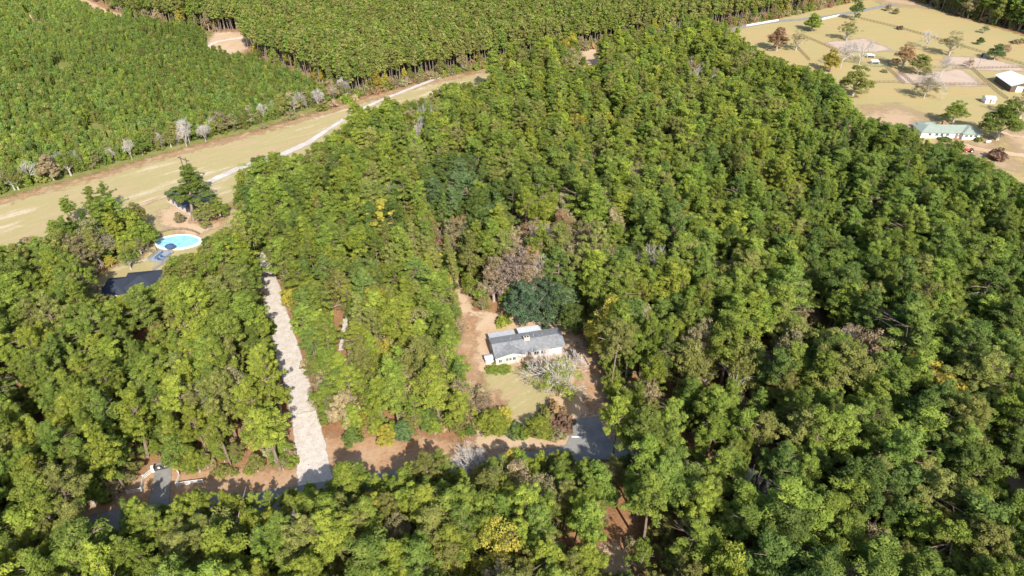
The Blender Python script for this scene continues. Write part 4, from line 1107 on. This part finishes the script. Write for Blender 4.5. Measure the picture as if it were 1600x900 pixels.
# ---------------------------------------------------------------- dark roofed house by the pool
A, B = at(163, 474), at(243, 466)
Lh2, ang2 = frame_of(A, B)
h2 = empty('dark_roofed_house', (A[0], A[1], .08), ang2, 'white house with a dark slate hipped roof half hidden by pines', 'house')
def hip(mb, x0, y0, x1, y1, z, rise, ov=.5, t=.14):
    x0 -= ov; y0 -= ov; x1 += ov; y1 += ov
    w = min(x1 - x0, y1 - y0) / 2
    if x1 - x0 >= y1 - y0: a, b = (x0 + w, (y0 + y1) / 2, z + rise), (x1 - w, (y0 + y1) / 2, z + rise)
    else: a, b = ((x0 + x1) / 2, y0 + w, z + rise), ((x0 + x1) / 2, y1 - w, z + rise)
    p = [(x0, y0, z), (x1, y0, z), (x1, y1, z), (x0, y1, z)]
    if x1 - x0 >= y1 - y0: fs = ([p[0], p[1], b, a], [p[1], p[2], b], [p[2], p[3], a, b], [p[3], p[0], a])
    else: fs = ([p[0], p[1], a], [p[1], p[2], b, a], [p[2], p[3], b], [p[3], p[0], a, b])
    for q in fs: slab(mb, q, t)
m = MB(); m.box(0, 0, 0, Lh2 * .45, 8.5, 2.7); m.box(Lh2 * .45, 1.5, 0, Lh2, 10.5, 2.72); m.build('wall', M_WHITE, h2)
m = MB(); hip(m, 0, 0, Lh2 * .45, 8.5, 2.85, 1.5); hip(m, Lh2 * .36, 1.5, Lh2, 10.5, 2.9, 1.7); r2 = m.build('roof', M_DARKROOF, h2)
for xx in (.1, .28): opening(h2, 'window', Lh2 * xx, 0, .9, 1.0, 1.2)
opening(h2, 'door', Lh2 * .5, 1.5, .05, 1.0, 2.1)
opening(h2, 'window', 3.0, 0, .9, 1.0, 1.2, '-x'); opening(h2, 'window', 6.5, 0, .9, 1.0, 1.2, '-x')
# pole barn
A, B = at(264, 315), at(300, 337)
Lb, angb = frame_of(A, B)
pb = empty('pole_barn', (A[0], A[1], .1), angb, 'open pole barn with a navy metal roof beside the tall pine', 'barn')
n = 6
for i in range(n):
    for yy in (0, 6.4):
        m = MB(); xx = Lb * i / (n - 1); m.box(xx - .13, yy - .13, 0, xx + .13, yy + .13, 3.2 + (0.9 if yy > 1 else 0) * .0); m.build('post', M_WOOD, pb)
m = MB(); slab(m, [(-.6, -.7, 3.2), (Lb + .6, -.7, 3.2), (Lb + .6, 3.2, 4.5), (-.6, 3.2, 4.5)], .1); slab(m, [(-.6, 3.2, 4.5), (Lb + .6, 3.2, 4.5), (Lb + .6, 7.1, 3.2), (-.6, 7.1, 3.2)], .1)
for i in range(int(Lb / .9)):
    xx = -.4 + i * .9; m.beam((xx, -.7, 3.24), (xx, 3.2, 4.54), .06, .06)
m.build('roof', M_NAVY, pb)
m = MB(); m.box(Lb * .5, 6.3, 0, Lb, 6.42, 3.1); m.build('back_wall', M_GREYWOOD, pb)
m = MB(); m.box(-.4, -.4, -.03, Lb + .4, 6.8, .06); m.build('floor_slab', M_CONC, pb)

# ---------------------------------------------------------------- green roofed house on the pasture
A, B = at(1440, 218), at(1529, 219)
Lg, ag = frame_of(A, B)
print('green', Lg)
h3 = empty('green_roofed_house', (A[0], A[1], .1), ag, 'long white house with a pale green metal roof on the pasture', 'house')
m = MB(); m.box(0, 1.5, 0, Lg * .74, 9.5, 2.6); m.box(Lg * .70, 0, 0, Lg, 9.5, 2.62); m.box(Lg * .12, 9.5, 0, Lg * .42, 13.5, 2.5); m.build('wall', M_WHITE, h3)
m = MB(); hip(m, 0, 1.5, Lg, 9.6, 2.75, 1.9, .6); hip(m, Lg * .70, 0, Lg, 9.4, 2.78, 1.85, .62); hip(m, Lg * .12, 8, Lg * .42, 13.5, 2.6, 1.0, .5); r3 = m.build('roof', M_GREENROOF, h3)
m = MB(); m.box(Lg * .44, 7.0, 3.2, Lg * .44 + 1.2, 7.9, 5.6); m.build('chimney', M_BRICKR, r3)
for xx in (.15, .27, .36, .46): opening(h3, 'window', Lg * xx, 1.5, 1.1, 1.2, 1.0)
for xx in (.76, .84, .92): opening(h3, 'window', Lg * xx, 0, 1.3, 1.2, .8)
opening(h3, 'door', Lg * .62, 1.5, .1, 1.1, 2.05)
opening(h3, 'window', 4.5, Lg, 1.0, 1.2, 1.1, '+x')
m = MB(); m.box(Lg * .58, -.6, -.04, Lg * .70, 1.48, .12); m.build('porch', M_BRICKR, h3)
# white roofed barn
A, B = at(1553, 127), at(1577, 144)
Lw, aw = frame_of(A, B); Wd = 13.0
print('barn', Lw)
wb_ = empty('white_barn', (A[0], A[1], .1), aw, 'white barn with a bright white metal gable roof at the right edge', 'barn')
m = MB(); gable_body(m, 0, 0, Lw, Wd, 3.1, 2.0); m.build('wall', M_TARPOLE_SHADE, wb_)  # walls coloured dark: shade of an open barn front put into the colour
m = MB(); slab(m, [(-.7, -.7, 3.2), (Lw + .9, -.7, 3.2), (Lw + .9, Wd / 2, 5.65), (-.7, Wd / 2, 5.65)], .1); slab(m, [(-.7, Wd / 2, 5.65), (Lw + .9, Wd / 2, 5.65), (Lw + .9, Wd + .7, 3.2), (-.7, Wd + .7, 3.2)], .1)
for i in range(int(Lw / 1.1)): m.beam((-.4 + i * 1.1, -.7, 3.25), (-.4 + i * 1.1, Wd / 2, 5.7), .06, .06)
m.build('roof', M_WMETAL, wb_)
m = MB(); m.box(Lw + .01, Wd * .2, .05, Lw + .08, Wd * .45, 2.9); m.build('door', M_WHITE, wb_)
m = MB(); m.box(Lw + .01, Wd * .55, .05, Lw + .08, Wd * .8, 2.9); m.build('door', M_BLACK, wb_)
# small shed
A, B = at(1538.5, 162), at(1554, 162.5)
Ls, as_ = frame_of(A, B)
sh = empty('garden_shed', (A[0], A[1], .1), as_, 'small white shed with a grey metal roof between fence and big tree', 'shed')
m = MB(); gable_body(m, 0, 0, Ls, 4.0, 2.3, .9); m.build('wall', M_WHITE, sh)
m = MB(); slab(m, [(-.3, -.4, 2.2), (Ls + .3, -.4, 2.2), (Ls + .3, 2, 3.3), (-.3, 2, 3.3)], .08); slab(m, [(-.3, 2, 3.3), (Ls + .3, 2, 3.3), (Ls + .3, 4.4, 2.2), (-.3, 4.4, 2.2)], .08); m.build('roof', M_GMETAL, sh)
opening(sh, 'door', Ls * .5, 0, .05, .9, 1.9); opening(sh, 'window', Ls * .2, 0, .9, .6, .7); opening(sh, 'window', Ls * .8, 0, .9, .6, .7)
# shelters and round pen
for (u0, v0, u1, v1, lab) in ((1355, 91, 1365.5, 91, 'small white roofed shelter behind the round pen, nearer the bare trees'), (1362, 101, 1373, 101, 'small white roofed shelter inside the green round pen')):
    A, B = at(u0, v0), at(u1, v1); l_, a_ = frame_of(A, B)
    e = empty('animal_shelter', (A[0], A[1], .1), a_, lab, 'shelter')
    m = MB(); slab(m, [(-.2, -.3, 1.5), (l_ + .2, -.3, 1.5), (l_ + .2, 2.6, 2.0), (-.2, 2.6, 2.0)], .08); m.build('roof', M_WMETAL, e)
    m = MB(); m.box(0, 2.2, 0, l_, 2.3, 1.85); m.box(0, 0, 0, .08, 2.2, 1.5); m.box(l_ - .08, 0, 0, l_, 2.2, 1.5); m.build('wall', M_WHITE, e)
pcn = at(1362, 97)
M_GPIPE = simple('green pipe', (0.12, 0.22, 0.16), .6)
fence('round_pen', [tuple(pcn + np.array([math.cos(t_), math.sin(t_)]) * 9) for t_ in np.linspace(0, 2 * math.pi, 15)], 1.5, 4, M_GPIPE, 'round pen of green pipe rails beside the bare trees', 4.2, .09, .08)
# dark box on a tall post
c = at(1527, 107)
e = empty('box_post', (c[0], c[1], .1), .2, 'dark square box on a tall grey post by the sandy paddock', 'post')
m = MB(); m.tube((0, 0, 0), (0, 0, 7.0), .16, .12, 8); m.build('pole', M_GREYWOOD, e)
m = MB(); m.box(-.2, -.7, 6.0, 1.6, .7, 7.9); m.box(-.3, -.8, 7.9, 1.7, .8, 8.0); m.build('box', M_BLACK, e)
# utility poles
def upole(u, v, Hh, lab, arm=True, mat=M_POLE):
    c = at(u, v); e = empty('utility_pole', (c[0], c[1], .05), .3, lab, 'pole')
    m = MB(); m.tube((0, 0, 0), (0, 0, Hh), .17, .11, 8); m.build('pole', mat, e)
    if arm:
        m = MB(); m.box(-1.1, -.06, Hh - .8, 1.1, .06, Hh - .66); m.build('crossarm', mat, e)
        for q in (-.95, 0, .95):
            m = MB(); m.tube((q, 0, Hh - .66 if q else Hh), (q, 0, Hh - .45 if q else Hh + .2), .06, .04, 6); m.build('insulator', M_WHITE, e)
upole(404, 413, 8.5, 'pale utility pole standing at the top end of the gravel track', False)
upole(519, 783, 7.0, 'pale utility pole by the road where the gravel track ends', False)
cA = at(299, 303); cB = cA + np.array([2.6, -1.6])
e = empty('power_pole', (cA[0], cA[1], .05), math.atan2(-1.6, 2.6), 'brown twin post power pole with one crossarm behind the tall pine', 'pole')
for xx in (0, 3.05):
    m = MB(); m.tube((xx, 0, 0), (xx, 0, 15.5), .2, .15, 8); m.build('post', M_TARPOLE_SHADE, e)
m = MB(); m.box(-1.7, -.1, 14.4, 4.8, .1, 14.68); m.build('crossarm', M_TARPOLE_SHADE, e)
for q in (-1.5, 1.5, 4.6):
    m = MB(); m.tube((q, 0, 13.6), (q, 0, 14.4), .08, .08, 6); m.build('insulator', M_GREYWOOD, e)
for q in (-7, -9):
    m = MB(); m.tube((0, 0, 14.2), (q, 3, 0), .04, .04, 4); m.build('guy_wire', M_GMETAL, e)
# long white barriers along the far road
for (p, q, lab) in (((1166, 41), (1216, 32.5), 'long white low barrier beside the far road near the pines'), ((1284, 31), (1316, 23.5), 'white low barrier beside the far road between two green trees')):
    A, B = at(*p), at(*q); l_, a_ = frame_of(A, B)
    e = empty('white_barrier', (A[0], A[1], .1), a_, lab, 'barrier')
    n = int(l_ / 4); pm = MB(); pm.box(.02, -.2, 0, l_ / n - .02, .2, .9); pme = pm.mesh('panel', M_WHITE)
    for i in range(n): link('panel', pme, e, (i * l_ / n, 0, 0))
# stone step across the gravel track
A, B = at(464, 650), at(493, 643); l_, a_ = frame_of(A, B)
e = empty('stone_step', (A[0], A[1], .1), a_, 'low row of rough stones crossing the gravel track', 'stones')
for i in range(16):
    m = MB(); q = rnd.uniform(.2, .34); hh = rnd.uniform(.25, .5)
    pts = [(q * math.cos(t_) * rnd.uniform(.75, 1.15), q * math.sin(t_) * rnd.uniform(.9, 1.5)) for t_ in np.linspace(0, 5.4, 7)]
    m.prism(pts, 0, hh * .7); top = [(x * .6, y * .6) for x, y in pts]; b0 = len(m.v) - 7
    m.add([(x, y, hh * .7) for x, y in pts] + [(x, y, hh) for x, y in top], [(k, (k + 1) % 7, 7 + (k + 1) % 7, 7 + k) for k in range(7)] + [tuple(range(7, 14))])
    o = m.build('stone', M_STONE, e); o.location = (l_ * (i + .5) / 16, rnd.uniform(-.15, .15), 0)
# tank and tractor by the green roofed house
c = at(1543, 224)
e = empty('gas_tank', (c[0], c[1], .1), .2, 'white gas tank on the grass right of the green roofed house', 'tank')
m = MB()
for a_, b_, r0, r1 in ((-1.3, -1.1, .15, .42), (-1.1, 1.1, .42, .42), (1.1, 1.3, .42, .15)): m.tube((a_, 0, .75), (b_, 0, .75), r0, r1, 12)
m.build('tank', M_WHITE, e)
for q in (-.7, .7):
    m = MB(); m.box(q - .1, -.3, 0, q + .1, .3, .45); m.build('foot', M_CONC, e)
c = at(1515, 238)
e = empty('red_tractor', (c[0], c[1], .12), 2.9, 'red tractor parked at the end of the pale driveway', 'tractor')
m = MB(); m.box(-.2, -.4, .6, 2.0, .4, 1.25); m.box(1.2, -.36, 1.25, 1.9, .36, 1.35); m.build('body', M_REDP, e)
for sy in (-1, 1):
    m = MB(); m.box(-1.1, sy * .55 - .28, 1.25, .1, sy * .55 + .28, 1.38); m.build('fender', M_REDP, e)
    for xx, r_ in ((-.5, .72), (1.6, .42)):
        m = MB(); m.tube((xx, sy * .55, r_), (xx, sy * .95, r_), r_, r_, 14); wl = m.build('wheel', M_RUBBER, e)
        m = MB(); m.tube((xx, sy * .95, r_), (xx, sy * .97, r_), r_ * .5, r_ * .5, 10); m.build('hub', M_WHITE, wl)
m = MB(); m.box(-.6, -.25, 1.0, -.1, .25, 1.3); m.box(-.7, -.25, 1.3, -.58, .25, 1.8); m.build('seat', M_BLACK, e)
m = MB(); m.tube((.1, 0, 1.2), (-.05, 0, 1.75), .03, .03, 6); m.prism([(-.05 + .2 * math.cos(t_), .2 * math.sin(t_)) for t_ in np.linspace(0, 5.6, 9)], 1.74, 1.78); m.build('steering_wheel', M_BLACK, e)
m = MB(); m.box(2.0, -.8, .25, 2.5, .8, .9); m.build('loader_bucket', M_REDP, e)

# ---------------------------------------------------------------- single trees and shrubs
def single(kind, u, v, H, Rr, t, lab, cat=None, group=None):
    vi = {306: 9, 320: 6, 955: 10}.get(u) if kind == 'pine' else None
    c = at(u, v); return put_tree(kind, c[0], c[1], H, Rr, t, lab, group, cat, vi=vi)
def mixed(u, v, H, Rr, t, lab, fr=.7):
    e = single('bare', u, v, H, Rr, t, lab)
    for c_ in e.children: 
        k_ = 0 if c_.name.startswith('trunk') else 1; c_.data = BARE[4][k_]
    q = LIB['sparse'][rnd.randrange(3)]
    b = link('crown', q['crown'], e); b.scale = (Rr * fr / q['R'], Rr * fr / q['R'], H * .86 / q['top']); b['tint'] = [float(x) for x in T[t]]
    return e
for a in [
    ('oak', 1213, 79, 14, 5.8, 'rust', 'orange brown oak at the left end of the far pasture'),
    ('sparse', 1243, 79, 12.5, 5.6, 'khaki', 'leaning grey brown tree right of the orange brown oak'),
    ('oak', 1268, 49, 11.5, 5.8, 'green', 'round green oak by the far road barriers'),
    ('oak', 1334, 31, 13, 4.6, 'deep', 'dark green tree at the corner of the long rail fence'),
    ('sparse', 1322, 63, 12, 6.6, 'olive', 'grey green tree below the dark fence corner tree'),
    ('bare', 1313, 106, 15, 7.5, 'tan', 'wide bare tree left of the round pen'),
    ('bare', 1342, 101, 15, 8.5, 'tan', 'wide bare tree directly over the round pen'),
    ('oak', 1332, 150, 15.5, 7.4, 'olive', 'big round yellow green oak at the edge of the pines by the pasture'),
    ('oak', 1296, 112, 12, 4.8, 'yellow', 'yellow green tree at the forest edge below the bare trees'),
    ('oak', 1410, 106, 13, 6.4, 'rust', 'autumn orange oak at the top of the lane'),
    ('oak', 1433, 116, 11, 6.0, 'olive', 'green half of the oak pair at the top of the lane'),
    ('bare', 1447, 76, 11, 6.6, 'tan', 'bare pale tree left of the grey paddock oak'),
    ('bare', 1468, 122, 12, 6.0, 'tan', 'slim bare tree at the sandy paddock corner'),
    ('sparse', 1482, 87, 14, 7.4, 'khaki', 'spreading grey oak above the upper paddock'),
    ('oak', 1530, 70, 4.6, 2.3, 'deep', 'small round dark evergreen on the far pasture'),
    ('sparse', 1537, 52, 5, 3.2, 'blue', 'small pale green tree near the dark woods'),
    ('oak', 1553, 94, 9.0, 4.6, 'blue', 'green tree leaning over the right end of the upper paddock'),
    ('sparse', 1568, 88, 7.5, 3.6, 'rust', 'small brown tree behind the upper paddock fence'),
    ('oak', 1387, 17, 4.8, 2.6, 'tan', 'small brown tree on the far grass, left of its pair'),
    ('oak', 1399, 22, 4.0, 2.5, 'khaki', 'small olive tree on the far grass, right of its pair'),
    ('bush', 1405, 46, 2.6, 2.0, 'red', 'reddish bush growing in the long rail fence'),
    ('bush', 1588, 68, 2.8, 3.2, 'tan', 'brown bush on the far right pasture, left one'),
    ('bush', 1600, 67, 2.6, 3.0, 'olive', 'olive bush on the far right pasture, at the photo edge'),
    ('bush', 1381, 113, 1.6, 1.8, 'khaki', 'low bush on the grass left of the lane'),
    ('sparse', 1513, 106, 5.5, 2.6, 'rust', 'small rusty tree left of the box on the post'),
    ('oak', 1488, 194, 11.0, 5.6, 'green', 'green tree behind the green roofed house'),
    ('oak', 1557, 219, 17.5, 8.2, 'mid', 'big grey green oak right of the green roofed house'),
    ('sparse', 1592, 185, 13, 7.2, 'khaki', 'grey brown oak at the right edge above the big oak'),
    ('bush', 1557, 249, 5.2, 3.8, 'red', 'dense reddish brown bush beside the pale driveway'),
    ('bush', 1476, 219, 1.6, 3.0, 'deep', 'clipped green bush in front of the green roofed house'),
    ('bush', 1528, 221, 2.0, 1.8, 'olive', 'olive bush at the right corner of the green roofed house'),
    ('bush', 1494, 232, 3.4, 3.0, 'mid', 'green bush at the edge of the pines below the green roofed house'),
    ('pine', 306, 345, 21.5, 6.8, 'mid', 'tall lone pine beside the navy roofed barn'),
    ('pine', 320, 336, 18.5, 5.8, 'blue', 'second pine close behind the lone pine at the navy roofed barn'),
    ('oak', 325, 352, 9, 4.2, 'olive', 'olive tree under the lone pines by the clay patch'),
    ('oak', 345, 340, 8, 3.4, 'green', 'green tree right of the clay patch'),
    ('oak', 282, 349, 4.5, 2.0, 'khaki', 'small khaki tree on the sand below the navy roofed barn'),
    ('pine', 334, 476, 19, 4.6, 'lime', 'lime pine whose crown covers the right end of the pool'),
    ('pine', 300, 480, 17, 4.2, 'green', 'green pine in front of the pool lawn'),
    ('pine', 262, 512, 15, 4.2, 'green', 'green pine in front of the dark slate roof, right of its pair'),
    ('pine', 212, 522, 13, 4.0, 'lime', 'lime pine in front of the dark slate roof, left of its pair'),
    ('pine', 156, 345, 13, 3.0, 'green', 'green pine at the left of the grove against the mown clearing'),
    ('pine', 180, 338, 14, 3.2, 'mid', 'pine with a pale crown at the back of the pool grove'),
    ('pine', 118, 352, 11.5, 3.2, 'green', 'short pine at the far left of the pool grove'),
    ('oak', 208, 368, 10, 4.2, 'olive', 'olive oak in the pool grove nearest the mown clearing'),
    ('oak', 232, 388, 10.5, 4.4, 'green', 'green oak at the right end of the pool grove'),
    ('oak', 205, 400, 9.5, 4.0, 'lime', 'yellow green round oak in front of the grey bare tree'),
    ('sparse', 222, 400, 7.0, 3.0, 'khaki', 'small khaki tree beside the pool lawn'),
    ('oak', 168, 392, 11, 4.6, 'mid', 'green oak behind the grey bare tree'),
    ('bare', 168, 408, 13, 5.8, 'tan', 'grey bare tree in the middle of the pool grove'),
    ('oak', 140, 385, 10, 4.4, 'olive', 'olive oak at the middle of the pool grove'),
    ('sparse', 205, 421, 8.5, 3.2, 'green', 'thin green tree behind the dark slate roof'),
    ('sparse', 142, 448, 9, 4.4, 'tan', 'tan tree left of the dark slate roof'),
    ('sparse', 112, 396, 11, 4.8, 'khaki', 'pale khaki tree left in the pool grove'),
    ('bush', 157, 452, 1.2, 1.0, 'dark', 'small dark bush left of the dark roofed house'),
    ('pine', 955, 622, 25.5, 4.9, 'olive', 'tall olive pine with a bare trunk right of the house yard'),
    ('oak', 770, 676, 7.0, 3.9, 'lime', 'yellow green shrub thicket on the left of the front lawn'),
    ('oak', 785, 664, 5.0, 2.8, 'yellow', 'yellow shrub at the right of the lawn thicket'),
    ('sparse', 757, 648, 6.5, 3.2, 'tan', 'tan leggy shrub left on the front lawn'),
    ('bush', 750, 622, 3.6, 2.6, 'tan', 'tan bush at the upper left of the front lawn'),
    ('bush', 745, 668, 3.2, 2.2, 'khaki', 'khaki bush at the lower left corner of the yard'),
    ('bush', 799, 676, 2.6, 2.4, 'blue', 'blue green low bush at the foot of the front lawn'),
    ('bush', 815, 679, 2.6, 2.6, 'mid', 'mid green low bush at the foot of the front lawn'),
    ('oak', 842, 683, 6.4, 3.3, 'lime', 'bright yellow green shrub beside the round hedge'),
    ('bush', 852, 655, 4.0, 2.6, 'olive', 'olive bush above the bright shrub by the hedge'),
    ('bush', 876, 668, 4.4, 3.2, 'red', 'round reddish hedge bush beside the asphalt apron'),
    ('bush', 866, 648, 4.2, 2.8, 'rust', 'rusty hedge bush at the top of the round hedge'),
    ('bush', 872, 682, 2.6, 2.4, 'khaki', 'khaki bush at the bottom of the round hedge'),
    ('bush', 783, 577, .9, 2.6, 'green', 'low green planting along the front of the brick house'),
    ('bush', 768, 579, .9, 1.8, 'green', 'low green planting at the front left corner of the brick house'),
    ('bush', 827, 575, 1.8, 1.8, 'deep', 'green bush right of the front steps'),
    ('bush', 787, 505, 2.4, 2.6, 'lime', 'bright green bush behind the brick house by the sandy drive'),
    ('bush', 853, 514, 1.8, 1.4, 'dark', 'dark bush at the back right corner of the patio'),
    ('oak', 822, 500, 13, 6.6, 'dark', 'dark evergreen oak directly behind the patio roofs'),
    ('oak', 852, 494, 14, 7.2, 'dark', 'dark evergreen oak behind the chimney'),
    ('oak', 878, 500, 12, 5.8, 'blue', 'blue green evergreen oak behind the right end of the brick house'),
    ('oak', 893, 520, 10.0, 4.2, 'deep', 'deep green oak at the right back corner of the house yard'),
    ('bare', 742, 742, 7.0, 5.6, 'tan', 'wide pinkish bare shrub tree between clay verge and road'),
    ('bush', 755, 738, 2.2, 2.6, 'rust', 'rusty undergrowth under the pinkish bare tree'),
    ('oak', 553, 693, 5.0, 2.4, 'vivid', 'leafy vivid green shrub on the clay verge by the track'),
    ('oak', 606, 692, 5.4, 2.6, 'yellow', 'yellow shrub at the edge of the clay verge'),
    ('oak', 630, 688, 6.0, 2.8, 'blue', 'blue green small tree at the edge of the clay verge'),
    ('oak', 289, 733, 5.6, 2.4, 'yellow', 'bright yellow small tree just above the gate'),
    ('bare', 292, 229, 9.5, 4.6, 'tan', 'white bare tree at the middle of the far hedgerow'),
    ('bare', 322, 222, 8.5, 4.2, 'tan', 'grey bare tree right of the white one in the far hedgerow'),
]: single(*a)
mixed(876, 616, 14.0, 9.3, 'lime', 'big silver branched tree with green leaves in front of the house', .6)
mixed(1443, 154, 13, 8.4, 'khaki', 'spreading silver grey oak on the open pasture below the paddocks', .8)
